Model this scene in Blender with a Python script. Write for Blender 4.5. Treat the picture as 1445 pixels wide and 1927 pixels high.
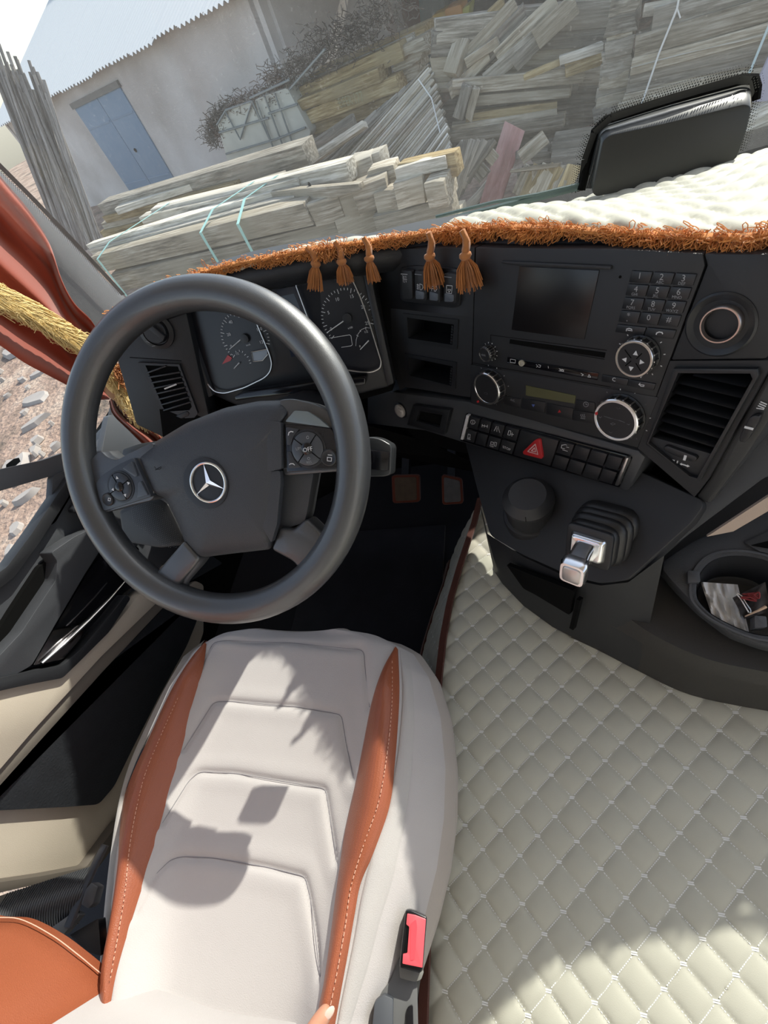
import bpy, bmesh, math, random
from mathutils import Vector, Matrix, noise
random.seed(7)
V = Vector
for o in list(bpy.data.objects): bpy.data.objects.remove(o)
SC = bpy.context.scene
COL = SC.collection
H = 2.5                      # height of the camera above the yard, metres
OFF = V((0, 0, H))           # everything below is measured from the camera; z gets this offset when linked
CX, CY, FP = 722.5, 963.5, 830.0
# ---------------------------------------------------------------- camera
RT = V((0.9430562, -0.08240308, -0.32226502))
FW = V((0.11978813, -0.8196941, 0.56013605))
UPV = V((-0.31031567, -0.56684329, -0.76314669))
CAMM = Matrix((RT, FW, UPV))             # camera (right, down, ahead) -> world (right, forward, up)
cam = bpy.data.cameras.new('camera'); camo = bpy.data.objects.new('camera', cam); COL.objects.link(camo)
cam.sensor_fit = 'HORIZONTAL'; cam.sensor_width = 36; cam.lens = FP/1445*36; cam.clip_start = .01; cam.clip_end = 500
cr, cd, ca = (CAMM @ V((1,0,0))), (CAMM @ V((0,1,0))), (CAMM @ V((0,0,1)))
mw = Matrix((cr, -cd, -ca)).transposed().to_4x4(); mw.translation = OFF
camo.matrix_world = mw
SC.camera = camo
# ---------------------------------------------------------------- light
SUN_AZ, SUN_EL = 32.0, 35.0              # degrees to the right of straight ahead, above the horizon
w = bpy.data.worlds.new('sky'); SC.world = w; w.use_nodes = True
nt = w.node_tree; nt.nodes.clear()
sky = nt.nodes.new('ShaderNodeTexSky'); sky.sky_type = 'NISHITA'; sky.sun_disc = False
sky.sun_elevation = math.radians(SUN_EL); sky.sun_rotation = math.radians(SUN_AZ); sky.air_density = 1.0; sky.dust_density = 1.2
bg = nt.nodes.new('ShaderNodeBackground'); bg.inputs[1].default_value = 0.28
wo = nt.nodes.new('ShaderNodeOutputWorld')
hsv = nt.nodes.new('ShaderNodeHueSaturation'); hsv.inputs['Saturation'].default_value = .65
nt.links.new(sky.outputs[0], hsv.inputs['Color']); nt.links.new(hsv.outputs[0], bg.inputs[0]); nt.links.new(bg.outputs[0], wo.inputs[0])
sl = bpy.data.lights.new('sun', 'SUN'); sl.energy = 6.2; sl.angle = math.radians(.6); sl.color = (1, .95, .86)
so = bpy.data.objects.new('sun', sl); COL.objects.link(so)
a, e = math.radians(SUN_AZ), math.radians(SUN_EL)
SUND = V((math.sin(a)*math.cos(e), math.cos(a)*math.cos(e), math.sin(e)))
so.rotation_euler = SUND.to_track_quat('Z', 'Y').to_euler(); so.location = (20, 30, 30)
SC.view_settings.view_transform = 'Standard'; SC.view_settings.look = 'None'
SC.view_settings.exposure = 0.0; SC.view_settings.gamma = 1; SC.view_settings.use_curve_mapping = False
# ---------------------------------------------------------------- pixel -> place
def ray(x, y): return CAMM @ V((x-CX, y-CY, FP))
def onz(x, y, z): d = ray(x, y); return d*(z/d.z)
def onx(x, y, v): d = ray(x, y); return d*(v/d.x)
def ony(x, y, v): d = ray(x, y); return d*(v/d.y)
def onpl(x, y, P, N): d = ray(x, y); return d*(P.dot(N)/d.dot(N))
class Frame:                              # a flat face: O a point of it, a right, b up, n out of it
    def __init__(s, O, n, right):
        s.O = O; s.n = n.normalized(); s.a = (right - s.n*right.dot(s.n)).normalized(); s.b = s.n.cross(s.a)
    def px(s, x, y, h=0): return onpl(x, y, s.O+s.n*h, s.n)
    def loc(s, P): q = P-s.O; return q.dot(s.a), q.dot(s.b), q.dot(s.n)
    def at(s, u, v, h=0): return s.O+s.a*u+s.b*v+s.n*h
    def shift(s, h): f = Frame(s.O+s.n*h, s.n, s.a); return f
def crop(ox, oy, k): return lambda pts: [(ox+x/k, oy+y/k) for x, y in pts]
# ---------------------------------------------------------------- mesh building
ROOTW = {}
def circ(r, n, ph=0): return [(r*math.cos(ph+2*math.pi*i/n), r*math.sin(ph+2*math.pi*i/n)) for i in range(n)]
def rpoly(pts, r, seg=4, closed=True):    # round the corners of a 2D polygon
    out = []; n = len(pts)
    for i in range(n):
        p = V(pts[i]).to_2d(); a = V(pts[i-1]).to_2d()-p; b = V(pts[(i+1) % n]).to_2d()-p
        if (not closed and i in (0, n-1)) or a.length < 1e-9 or b.length < 1e-9: out.append(tuple(p)); continue
        k = min(r, a.length*.45, b.length*.45); p0 = p+a.normalized()*k; p1 = p+b.normalized()*k
        for j in range(seg+1):
            t = j/seg; q = p0*(1-t)**2+p*2*t*(1-t)+p1*t*t; out.append(tuple(q))
    return out
def cat(pts, k=6, closed=False):          # smooth curve through points (any dimension)
    P = [V(p) for p in pts]; n = len(P); out = []
    for i in range(n if closed else n-1):
        p1, p2 = P[i], P[(i+1) % n]
        p0 = P[i-1] if (i > 0 or closed) else p1*2-p2
        p3 = P[(i+2) % n] if (i+2 < n or closed) else p2*2-p1
        for j in range(k):
            t = j/k
            out.append(.5*((2*p1)+(p2-p0)*t+(2*p0-5*p1+4*p2-p3)*t*t+(3*p1-p0-3*p2+p3)*t**3))
    if not closed: out.append(P[-1])
    return out
class MB:
    def __init__(s): s.v = []; s.f = []
    def add(s, vs, fs): k = len(s.v); s.v += [V(p) for p in vs]; s.f += [tuple(i+k for i in f) for f in fs]; return s
    def prism(s, lo, hi):
        n = len(lo); fs = [tuple(range(n-1, -1, -1)), tuple(range(n, 2*n))]
        fs += [(i, (i+1) % n, (i+1) % n+n, i+n) for i in range(n)]
        return s.add(list(lo)+list(hi), fs)
    def plate(s, fr, pts, h0, h1):        # pixel outline lying on a frame, top at h1, going back to h0
        hi = [fr.px(x, y, h1) for x, y in pts]; lo = [p-fr.n*(h1-h0) for p in hi]
        ar = sum(fr.loc(hi[i])[0]*fr.loc(hi[(i+1) % len(hi)])[1]-fr.loc(hi[(i+1) % len(hi)])[0]*fr.loc(hi[i])[1] for i in range(len(hi)))
        if ar < 0: hi.reverse(); lo.reverse()
        return s.prism(lo, hi)
    def ring(s, fr, outer, inner, h0, h1): # frame between two pixel outlines of equal length
        n = len(outer); O = [fr.px(*p, h1) for p in outer]; I = [fr.px(*p, h1) for p in inner]
        vs = O+I+[p-fr.n*(h1-h0) for p in O]+[p-fr.n*(h1-h0) for p in I]; fs = []
        for i in range(n):
            j = (i+1) % n
            fs += [(i, j, n+j, n+i), (2*n+j, 2*n+i, 3*n+i, 3*n+j), (i, 2*n+i, 2*n+j, j), (n+j, 3*n+j, 3*n+i, n+i)]
        return s.add(vs, fs)
    def box(s, c, x, y, z):
        vs = [c+x*i+y*j+z*k for k in (-1, 1) for j in (-1, 1) for i in (-1, 1)]
        return s.add(vs, [(0,2,3,1), (4,5,7,6), (0,1,5,4), (2,6,7,3), (0,4,6,2), (1,3,7,5)])
    def tube(s, path, r, n=8, cap=True, closed=False, flat=1.0, ref=None):
        P = [V(p) for p in path]; m = len(P); vs = []; fs = []
        t0 = (P[1]-P[0]).normalized(); u = V(ref) if ref else (V((0,0,1)) if abs(t0.z) < .9 else V((1,0,0)))
        for i in range(m):
            if closed: t = P[(i+1) % m]-P[i-1]
            else: t = P[min(i+1, m-1)]-P[max(i-1, 0)]
            if t.length < 1e-9: t = t0.copy()
            t.normalize(); u = u-t*u.dot(t)
            if u.length < 1e-6: u = t.orthogonal()
            u.normalize(); w_ = t.cross(u); rr = r[i] if isinstance(r, (list, tuple)) else r
            for k in range(n): c_, s_ = math.cos(2*math.pi*k/n), math.sin(2*math.pi*k/n); vs.append(P[i]+u*(rr*c_*flat)+w_*(rr*s_))
        for i in range(m if closed else m-1):
            for k in range(n):
                a0 = i*n+k; a1 = i*n+(k+1) % n; b0 = ((i+1) % m)*n+k; b1 = ((i+1) % m)*n+(k+1) % n
                fs.append((a0, a1, b1, b0))
        if cap and not closed: fs += [tuple(range(n-1, -1, -1)), tuple(range((m-1)*n, m*n))]
        return s.add(vs, fs)
    def lathe(s, c, ax, prof, n=32, ref=None, cap=True): # prof: (radius, height along ax)
        ax = ax.normalized(); u = (ref if ref else ax.orthogonal()); u = (u-ax*u.dot(ax)).normalized(); w_ = ax.cross(u)
        vs = []; fs = []; m = len(prof)
        for r, h in prof:
            for k in range(n): t = 2*math.pi*k/n; vs.append(c+ax*h+(u*math.cos(t)+w_*math.sin(t))*r)
        for i in range(m-1):
            for k in range(n): fs.append((i*n+k, i*n+(k+1) % n, (i+1)*n+(k+1) % n, (i+1)*n+k))
        if cap and prof[0][0] > 1e-6: fs.append(tuple(range(n-1, -1, -1)))
        if cap and prof[-1][0] > 1e-6: fs.append(tuple(range((m-1)*n, m*n)))
        return s.add(vs, fs)
    def grid(s, fn, nu, nv, flip=False):
        vs = [fn(i/(nu-1), j/(nv-1)) for j in range(nv) for i in range(nu)]
        fs = [(j*nu+i, j*nu+i+1, (j+1)*nu+i+1, (j+1)*nu+i) for j in range(nv-1) for i in range(nu-1)]
        if flip: fs = [f[::-1] for f in fs]
        return s.add(vs, fs)
    def loft(s, secs, close=True, cap=True):
        n = len(secs[0]); m = len(secs); fs = []
        for i in range(m-1):
            for k in range(n if close else n-1): fs.append((i*n+k, i*n+(k+1) % n, (i+1)*n+(k+1) % n, (i+1)*n+k))
        if cap and close: fs += [tuple(range(n-1, -1, -1)), tuple(range((m-1)*n, m*n))]
        return s.add([p for q in secs for p in q], fs)
    def ell(s, c, x, y, z, nu=16, nv=10):
        vs = []; fs = []
        for j in range(nv+1):
            t = math.pi*j/nv
            for i in range(nu): p = 2*math.pi*i/nu; vs.append(c+x*(math.sin(t)*math.cos(p))+y*(math.sin(t)*math.sin(p))+z*math.cos(t))
        for j in range(nv):
            for i in range(nu): fs.append((j*nu+i, (j+1)*nu+i, (j+1)*nu+(i+1) % nu, j*nu+(i+1) % nu))
        return s.add(vs, fs)
    def strokes(s, fr, lines, wd, h):     # flat printed lines given in pixels on a frame
        for ln in lines:
            P = [fr.px(*p, h) for p in ln]
            for i in range(len(P)-1):
                d = P[i+1]-P[i]
                if d.length < 1e-7: continue
                d.normalize(); q = fr.n.cross(d)*wd*.5; e0 = d*wd*.3
                s.add([P[i]-q-e0, P[i+1]-q+e0, P[i+1]+q+e0, P[i]+q-e0], [(0,1,2,3)])
        return s
    def obj(s, name, mat, parent=None, sharp=38, bevel=0, seg=2, origin=None, recalc=True, rot=None):
        me = bpy.data.meshes.new(name)
        if origin is None:
            if rot is None:
                lo = V([min(p[i] for p in s.v) for i in range(3)]); hi = V([max(p[i] for p in s.v) for i in range(3)])
                origin = V(((lo.x+hi.x)/2, (lo.y+hi.y)/2, lo.z))
            else: origin = V((0,0,0))
        R = rot.transposed() if rot is not None else None
        vs = [(R @ (p-origin)) if R is not None else p-origin for p in s.v]
        me.from_pydata(vs, [], s.f)
        if bevel or recalc:
            bm = bmesh.new(); bm.from_mesh(me); bmesh.ops.remove_doubles(bm, verts=bm.verts, dist=1e-6)
            if recalc: bmesh.ops.recalc_face_normals(bm, faces=bm.faces)
            if bevel:
                ed = [e_ for e_ in bm.edges if len(e_.link_faces) == 2 and e_.calc_face_angle(0) > .5]
                bmesh.ops.bevel(bm, geom=ed, offset=bevel, segments=seg, affect='EDGES', profile=.5, clamp_overlap=True)
            bm.to_mesh(me); bm.free()
        if sharp: me.shade_smooth(); me.set_sharp_from_angle(angle=math.radians(sharp))
        o = bpy.data.objects.new(name, me); COL.objects.link(o); me.materials.append(mat)
        if parent is None: o.location = origin+OFF
        else: o.parent = parent; o.location = origin-ROOTW[parent.name]
        if rot is not None: o.rotation_euler = rot.to_euler()
        ROOTW[o.name] = origin
        return o
def tag(o, label, cat_, group=None):
    o['label'] = label; o['category'] = cat_
    if group: o['group'] = group
    return o
def struct(o, label=None):
    o['kind'] = 'structure'
    if label: o['label'] = label
    return o
def stuff(o): o['kind'] = 'stuff'; return o
def thing(name, label, cat_, loc, group=None):
    o = bpy.data.objects.new(name, None); o.empty_display_size = .02; COL.objects.link(o); o.location = loc+OFF; ROOTW[o.name] = loc.copy()
    if cat_: tag(o, label, cat_, group)
    return o
TXT = {}
def text(fr, s_, x, y, size, mat, parent, name='marking', h=.0008, ang=0, sx=1.0):
    if s_ not in TXT:
        cu = bpy.data.curves.new('t', 'FONT'); cu.body = s_; cu.align_x = 'CENTER'; cu.align_y = 'CENTER'; cu.resolution_u = 2
        ob = bpy.data.objects.new('t', cu); COL.objects.link(ob); bpy.context.view_layer.update()
        me = ob.evaluated_get(bpy.context.evaluated_depsgraph_get()).to_mesh()
        TXT[s_] = ([v.co.copy() for v in me.vertices], [tuple(p.vertices) for p in me.polygons])
        bpy.data.objects.remove(ob); bpy.data.curves.remove(cu)
    vs, fs = TXT[s_]
    if not vs: return
    O = fr.px(x, y, h); c_, s2 = math.cos(ang), math.sin(ang)
    A = fr.a*c_+fr.b*s2; Bv = fr.b*c_-fr.a*s2
    return MB().add([O+A*(p.x*size*sx)+Bv*(p.y*size) for p in vs], fs).obj(name, mat, parent, sharp=0, recalc=False)
# ---------------------------------------------------------------- materials
def new_mat(name):
    m = bpy.data.materials.new(name); m.use_nodes = True; return m, m.node_tree, m.node_tree.nodes['Principled BSDF']
def N(t, k, **kw):
    n = t.nodes.new(k)
    for a_, b_ in kw.items():
        if a_.startswith('i_'): n.inputs[a_[2:].replace('_', ' ')].default_value = b_
        else: setattr(n, a_, b_)
    return n
def plastic(name, col, rough=.45, metal=0, grain=0, gs=900, spec=.5, var=0, vs=6, coat=0):
    m, t, b = new_mat(name); b.inputs['Base Color'].default_value = (*col, 1); b.inputs['Roughness'].default_value = rough
    b.inputs['Metallic'].default_value = metal; b.inputs['Specular IOR Level'].default_value = spec; b.inputs['Coat Weight'].default_value = coat
    tc = N(t, 'ShaderNodeTexCoord')
    if grain:
        vo = N(t, 'ShaderNodeTexVoronoi', feature='DISTANCE_TO_EDGE'); vo.inputs['Scale'].default_value = gs
        bp = N(t, 'ShaderNodeBump'); bp.inputs['Strength'].default_value = grain; bp.inputs['Distance'].default_value = .0006
        t.links.new(tc.outputs['Object'], vo.inputs['Vector']); t.links.new(vo.outputs['Distance'], bp.inputs['Height']); t.links.new(bp.outputs[0], b.inputs['Normal'])
    if var:
        no = N(t, 'ShaderNodeTexNoise'); no.inputs['Scale'].default_value = vs; no.inputs['Detail'].default_value = 6
        mx = N(t, 'ShaderNodeMix', data_type='RGBA'); mx.inputs[6].default_value = (*[c*(1-var) for c in col], 1); mx.inputs[7].default_value = (*[min(1, c*(1+var)) for c in col], 1)
        t.links.new(tc.outputs['Object'], no.inputs['Vector']); t.links.new(no.outputs['Fac'], mx.inputs[0]); t.links.new(mx.outputs[2], b.inputs['Base Color'])
    return m
def cloth(name, col, scale=900, strength=.5, rough=.9, var=.06, vs=9, sheen=.2):
    m, t, b = new_mat(name); b.inputs['Roughness'].default_value = rough; b.inputs['Sheen Weight'].default_value = sheen; b.inputs['Specular IOR Level'].default_value = .2
    tc = N(t, 'ShaderNodeTexCoord'); no = N(t, 'ShaderNodeTexNoise'); no.inputs['Scale'].default_value = scale; no.inputs['Detail'].default_value = 2
    n2 = N(t, 'ShaderNodeTexNoise'); n2.inputs['Scale'].default_value = vs; n2.inputs['Detail'].default_value = 5
    mx = N(t, 'ShaderNodeMix', data_type='RGBA'); mx.inputs[6].default_value = (*[c*(1-var) for c in col], 1); mx.inputs[7].default_value = (*[min(1, c*(1+var)) for c in col], 1)
    bp = N(t, 'ShaderNodeBump'); bp.inputs['Strength'].default_value = strength; bp.inputs['Distance'].default_value = .0005
    t.links.new(tc.outputs['Object'], no.inputs['Vector']); t.links.new(tc.outputs['Object'], n2.inputs['Vector'])
    t.links.new(n2.outputs['Fac'], mx.inputs[0]); t.links.new(mx.outputs[2], b.inputs['Base Color'])
    t.links.new(no.outputs['Fac'], bp.inputs['Height']); t.links.new(bp.outputs[0], b.inputs['Normal'])
    return m
def wood(name, c0, c1, c2, gx=1.2, gy=22, dark=.5):   # weathered timber, grain along local x
    m, t, b = new_mat(name); b.inputs['Roughness'].default_value = .85; b.inputs['Specular IOR Level'].default_value = .2
    tc = N(t, 'ShaderNodeTexCoord'); mp = N(t, 'ShaderNodeMapping'); mp.inputs['Scale'].default_value = (gx, gy, gy)
    oi = N(t, 'ShaderNodeObjectInfo'); ad = N(t, 'ShaderNodeVectorMath', operation='ADD')
    ml = N(t, 'ShaderNodeMath', operation='MULTIPLY'); ml.inputs[1].default_value = 37.
    t.links.new(oi.outputs['Random'], ml.inputs[0]); t.links.new(tc.outputs['Object'], ad.inputs[0]); t.links.new(ml.outputs[0], ad.inputs[1]); t.links.new(ad.outputs[0], mp.inputs['Vector'])
    no = N(t, 'ShaderNodeTexNoise'); no.inputs['Scale'].default_value = 1.5; no.inputs['Detail'].default_value = 8; no.inputs['Roughness'].default_value = .7
    t.links.new(mp.outputs[0], no.inputs['Vector'])
    n2 = N(t, 'ShaderNodeTexNoise'); n2.inputs['Scale'].default_value = 1.3; n2.inputs['Detail'].default_value = 3
    t.links.new(ad.outputs[0], n2.inputs['Vector'])
    cr_ = N(t, 'ShaderNodeValToRGB'); el = cr_.color_ramp.elements; el[0].position = .36; el[0].color = (*[c*dark for c in c0], 1); el[1].position = .64; el[1].color = (*c1, 1)
    e2 = el.new(.48); e2.color = (*c0, 1)
    mx = N(t, 'ShaderNodeMix', data_type='RGBA'); mx.inputs[7].default_value = (*c2, 1)
    r2 = N(t, 'ShaderNodeMapRange'); r2.inputs[1].default_value = .45; r2.inputs[2].default_value = .7
    t.links.new(no.outputs['Fac'], cr_.inputs[0]); t.links.new(cr_.outputs[0], mx.inputs[6]); t.links.new(n2.outputs['Fac'], r2.inputs[0]); t.links.new(r2.outputs[0], mx.inputs[0])
    hs = N(t, 'ShaderNodeHueSaturation'); mr = N(t, 'ShaderNodeMapRange'); mr.inputs[3].default_value = .62; mr.inputs[4].default_value = 1.25
    t.links.new(oi.outputs['Random'], mr.inputs[0]); t.links.new(mr.outputs[0], hs.inputs['Value']); t.links.new(mx.outputs[2], hs.inputs['Color']); t.links.new(hs.outputs[0], b.inputs['Base Color'])
    bp = N(t, 'ShaderNodeBump'); bp.inputs['Strength'].default_value = .5; bp.inputs['Distance'].default_value = .01
    t.links.new(no.outputs['Fac'], bp.inputs['Height']); t.links.new(bp.outputs[0], b.inputs['Normal'])
    return m
BLK = plastic('black_plastic', (.018, .019, .022), .5, grain=.35, gs=700)
BLK2 = plastic('black_plastic_smooth', (.014, .015, .018), .42)
FASC = plastic('fascia_plastic', (.017, .018, .021), .55, grain=.2, gs=1400)
GLOSS = plastic('gloss_black', (.006, .006, .008), .12)
VOID = plastic('recess_black', (.004, .004, .004), .9, spec=.1)
DGREY = plastic('dark_grey_plastic', (.05, .053, .06), .5, grain=.5, gs=600)
MGREY = plastic('grey_grained_plastic', (.075, .08, .09), .55, grain=.9, gs=520)
RIMM = plastic('wheel_rim_polyurethane', (.032, .034, .038), .42, grain=.25, gs=800, spec=1.0, coat=.35)
PADM = plastic('airbag_pad_grained', (.036, .039, .046), .5, grain=.8, gs=560)
CHR = plastic('chrome', (.85, .85, .86), .2, metal=1)
SILV = plastic('satin_silver', (.55, .54, .53), .32, metal=1)
BEIGE = plastic('beige_vinyl', (.52, .455, .37), .6, grain=.6, gs=420, var=.06)
CARPET = cloth('black_carpet', (.010, .010, .013), 500, 1.0)
LEAT = plastic('black_rubber_leather', (.024, .027, .032), .6, grain=1.0, gs=130, var=.3, vs=30)
SEATF = cloth('pale_grey_suede', (.47, .44, .43), 700, .7, var=.07, vs=7)
SEATS = cloth('warm_grey_weave', (.42, .37, .33), 1400, .9, var=.05)
TAN = plastic('tan_leather', (.30, .085, .038), .42, grain=.7, gs=420, var=.12, vs=8)
CURT = cloth('rust_curtain_velour', (.26, .042, .018), 500, .3, var=.12, vs=4, sheen=.5)
YEL = cloth('yellow_fringe_yarn', (.78, .60, .28), 900, .3, var=.25, vs=60)
ORG = cloth('orange_fringe_yarn', (.60, .25, .075), 900, .3, var=.35, vs=70)
BRN = cloth('brown_ribbon', (.12, .03, .016), 1200, .8, var=.2, vs=30)
PIPE = cloth('brown_mat_edging', (.075, .022, .014), 1200, .8, var=.2, vs=30)
QUILT = plastic('cream_quilted_vinyl', (.48, .47, .395), .62, grain=.15, gs=500, var=.05, vs=12, spec=.3)
THREAD = plastic('white_thread', (.78, .78, .76), .7)
WHT = plastic('white_print', (.62, .63, .65), .6)
DIM = plastic('dim_print', (.25, .26, .28), .6)
RED = plastic('red_plastic', (.42, .02, .025), .35)
PINKR = plastic('red_buckle_button', (.75, .09, .11), .3)
# ================================================================= the yard outside
GZ = -H
def ground_mat():
    m, t, b = new_mat('muddy_ground'); tc = N(t, 'ShaderNodeTexCoord')
    n1 = N(t, 'ShaderNodeTexNoise'); n1.inputs['Scale'].default_value = .9; n1.inputs['Detail'].default_value = 9; n1.inputs['Roughness'].default_value = .65
    n2 = N(t, 'ShaderNodeTexVoronoi'); n2.inputs['Scale'].default_value = 5
    r1 = N(t, 'ShaderNodeValToRGB'); el = r1.color_ramp.elements; el[0].position = .36; el[0].color = (.14, .105, .075, 1); el[1].position = .66; el[1].color = (.46, .36, .28, 1)
    e2 = el.new(.5); e2.color = (.34, .235, .175, 1)
    n3 = N(t, 'ShaderNodeTexNoise'); n3.inputs['Scale'].default_value = 14; n3.inputs['Detail'].default_value = 6
    mx = N(t, 'ShaderNodeMix', data_type='RGBA', blend_type='OVERLAY'); mx.inputs[0].default_value = .7
    for n_ in (n1, n2, n3): t.links.new(tc.outputs['Object'], n_.inputs['Vector'])
    t.links.new(n1.outputs['Fac'], r1.inputs[0]); t.links.new(r1.outputs[0], mx.inputs[6]); t.links.new(n3.outputs['Fac'], mx.inputs[7]); t.links.new(mx.outputs[2], b.inputs['Base Color'])
    bp = N(t, 'ShaderNodeBump'); bp.inputs['Strength'].default_value = .7; bp.inputs['Distance'].default_value = .08
    t.links.new(n3.outputs['Fac'], bp.inputs['Height']); t.links.new(bp.outputs[0], b.inputs['Normal']); b.inputs['Roughness'].default_value = .8
    return m
def gfn(u, v):
    x = -45+90*u; y = -15+75*v
    return V((x, y, GZ+.05*noise.noise(V((x*.5, y*.5, 0)))+.02*noise.noise(V((x*2, y*2, 3)))-.05))
struct(MB().grid(gfn, 120, 110).obj('ground', ground_mat(), recalc=False, sharp=60))
STONE = plastic('pale_stone', (.36, .33, .30), .7, var=.25, vs=5)
random.seed(11)
for i in range(44):
    if i < 30: px, py = random.uniform(-60, 150), random.uniform(660, 1080)
    else: px, py = random.uniform(-40, 140), random.uniform(640, 900)
    c = onz(px, py, GZ)
    if c.length > 14: continue
    r = random.choice((.04, .06, .08, .1, .16, .26)) * random.uniform(.7, 1.3); ph = random.random()*3
    n_ = 9; rad = [r*random.uniform(.6, 1.15) for _ in range(n_)]
    ax = random.uniform(.45, .9)
    pl = [(math.cos(6.283*k/n_)*rad[k], math.sin(6.283*k/n_)*rad[k]*ax) for k in range(n_)]
    pl = [V((x*math.cos(ph)-y*math.sin(ph), x*math.sin(ph)+y*math.cos(ph), 0)) for x, y in pl]
    hh = min(.014, r*.15)
    o = MB().prism([c+p*1.1+V((0, 0, -.06)) for p in pl], [c+p*.85+V((0, 0, hh)) for p in pl]).obj('flat_stone', STONE, sharp=30)
    tag(o, 'pale flat stone lying in the mud beside the cab', 'stone', 'flat stones in the muddy yard')
# ---- the shed with the blue door
WD = V((.906, -.423, 0)).normalized()
W0 = onz(238, 372, GZ)
WF = Frame(W0, V((-.423, -.906, 0)), WD)
def plaster_mat():
    m, t, b = new_mat('stained_grey_plaster'); tc = N(t, 'ShaderNodeTexCoord')
    n1 = N(t, 'ShaderNodeTexNoise'); n1.inputs['Scale'].default_value = .7; n1.inputs['Detail'].default_value = 8
    r1 = N(t, 'ShaderNodeValToRGB'); el = r1.color_ramp.elements; el[0].position = .3; el[0].color = (.42, .375, .35, 1); el[1].position = .7; el[1].color = (.64, .60, .585, 1)
    t.links.new(tc.outputs['Object'], n1.inputs['Vector']); t.links.new(n1.outputs['Fac'], r1.inputs[0]); t.links.new(r1.outputs[0], b.inputs['Base Color']); b.inputs['Roughness'].default_value = .95
    n2 = N(t, 'ShaderNodeTexNoise'); n2.inputs['Scale'].default_value = 60; bp = N(t, 'ShaderNodeBump'); bp.inputs['Strength'].default_value = .3; bp.inputs['Distance'].default_value = .02
    t.links.new(tc.outputs['Object'], n2.inputs['Vector']); t.links.new(n2.outputs['Fac'], bp.inputs['Height']); t.links.new(bp.outputs[0], b.inputs['Normal'])
    return m
def rusty(name, base, rust, lo, hi, scale=1.4, rough=.5, metal=0):
    m, t, b = new_mat(name); tc = N(t, 'ShaderNodeTexCoord'); n1 = N(t, 'ShaderNodeTexNoise'); n1.inputs['Scale'].default_value = scale; n1.inputs['Detail'].default_value = 9; n1.inputs['Roughness'].default_value = .7
    mr = N(t, 'ShaderNodeMapRange'); mr.inputs[1].default_value = lo; mr.inputs[2].default_value = hi
    mx = N(t, 'ShaderNodeMix', data_type='RGBA'); mx.inputs[6].default_value = (*base, 1); mx.inputs[7].default_value = (*rust, 1)
    t.links.new(tc.outputs['Object'], n1.inputs['Vector']); t.links.new(n1.outputs['Fac'], mr.inputs[0]); t.links.new(mr.outputs[0], mx.inputs[0]); t.links.new(mx.outputs[2], b.inputs['Base Color'])
    b.inputs['Roughness'].default_value = rough; b.inputs['Metallic'].default_value = metal
    return m
ZINC = rusty('galvanised_sheet', (.60, .62, .63), (.30, .20, .15), .66, .72, 1.1, .55)
RUSTM = rusty('rusty_flashing', (.22, .09, .05), (.45, .40, .38), .55, .62, 3, .8)
BLUED = rusty('blue_door_paint', (.17, .25, .36), (.22, .15, .10), .63, .68, 2.2, .6)
PLAS = plaster_mat()
shed = thing('shed', 'grey plastered shed with corrugated metal roof and pale blue double door', 'shed', W0)
ev = WF.loc(WF.px(250, 96, 0))[1]
ur = WF.loc(WF.px(505, 80))[0]; ul = WF.loc(WF.px(60, 250))[0]-1.2
def wpt(u, v, h=0): return WF.at(u, v, h)
MB().prism([wpt(u, v, -.3) for u, v in ((ul, -.3), (ur, -.3), (ur, ev+.1), (ul, ev+.1))], [wpt(u, v, 0) for u, v in ((ul, -.3), (ur, -.3), (ur, ev+.1), (ul, ev+.1))]).obj('front_wall', PLAS, shed)
for uu, nm in ((ul, 'gable_wall'), (ur, 'gable_wall')):
    MB().box(wpt(uu, ev/2, -2.6), WF.a*.12, WF.b*(ev/2+.1), WF.n*2.6).obj(nm, PLAS, shed)
# door leaves
dTL, dTR = WF.loc(WF.px(142, 204)), WF.loc(WF.px(227, 163)); dtop = (dTL[1]+dTR[1])/2; dmid = WF.loc(WF.px(183, 182))[0]
for u0, u1 in ((dTL[0], dmid-.01), (dmid+.01, dTR[0])):
    lf = MB().prism([wpt(u, v, -.02) for u, v in ((u0, .0), (u1, .0), (u1, dtop), (u0, dtop))], [wpt(u, v, .035) for u, v in ((u0, .0), (u1, .0), (u1, dtop), (u0, dtop))]).obj('door_leaf', BLUED, shed, bevel=.006)
    for vv in (.35, 1.7):
        MB().box(wpt((u0+u1)/2, vv, .04), WF.a*(u1-u0)*.46, WF.b*.02, WF.n*.006).obj('seam', BLUED, lf)
MB().lathe(wpt(dmid+.28, 1.0, .03), WF.n, [(.045, 0), (.045, .03), (.0, .03)], 12).obj('lock_hole', VOID, shed)
MB().box(wpt((dTL[0]+dTR[0])/2, dtop+.06, .03), WF.a*(dTR[0]-dTL[0])*.52, WF.b*.06, WF.n*.04).obj('lintel', plastic('lintel_grey', (.2, .19, .18), .9), shed)
# roof sheets
rb_ = 5.0
rid = onpl(35, 20, WF.O-WF.n*rb_, WF.n); rv = WF.loc(rid)[1]
sw = .9; u = ul-.35; k = 0
while u < ur+.25:
    def sh(a_, b_, u=u, k=k):
        uu = u+sw*1.04*a_; wv = .028*math.sin(a_*2*math.pi*6)
        drop = .05*math.sin(k*2.1)
        hh = .42+drop+(-rb_-.42-drop)*b_; vv = ev+(rv-ev)*((.42-hh)/(rb_+.42)) - .02
        return WF.at(uu, vv+wv+.008*(k % 2), hh)
    MB().grid(sh, 37, 6).obj('roof_sheet', ZINC, shed, recalc=False, sharp=0 or 80); u += sw; k += 1
MB().box(WF.at((ul+ur)/2, rv+.05, -rb_), WF.a*((ur-ul)/2+.4), WF.b*.12, WF.n*.25).obj('ridge_cap', RUSTM, shed)
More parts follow.
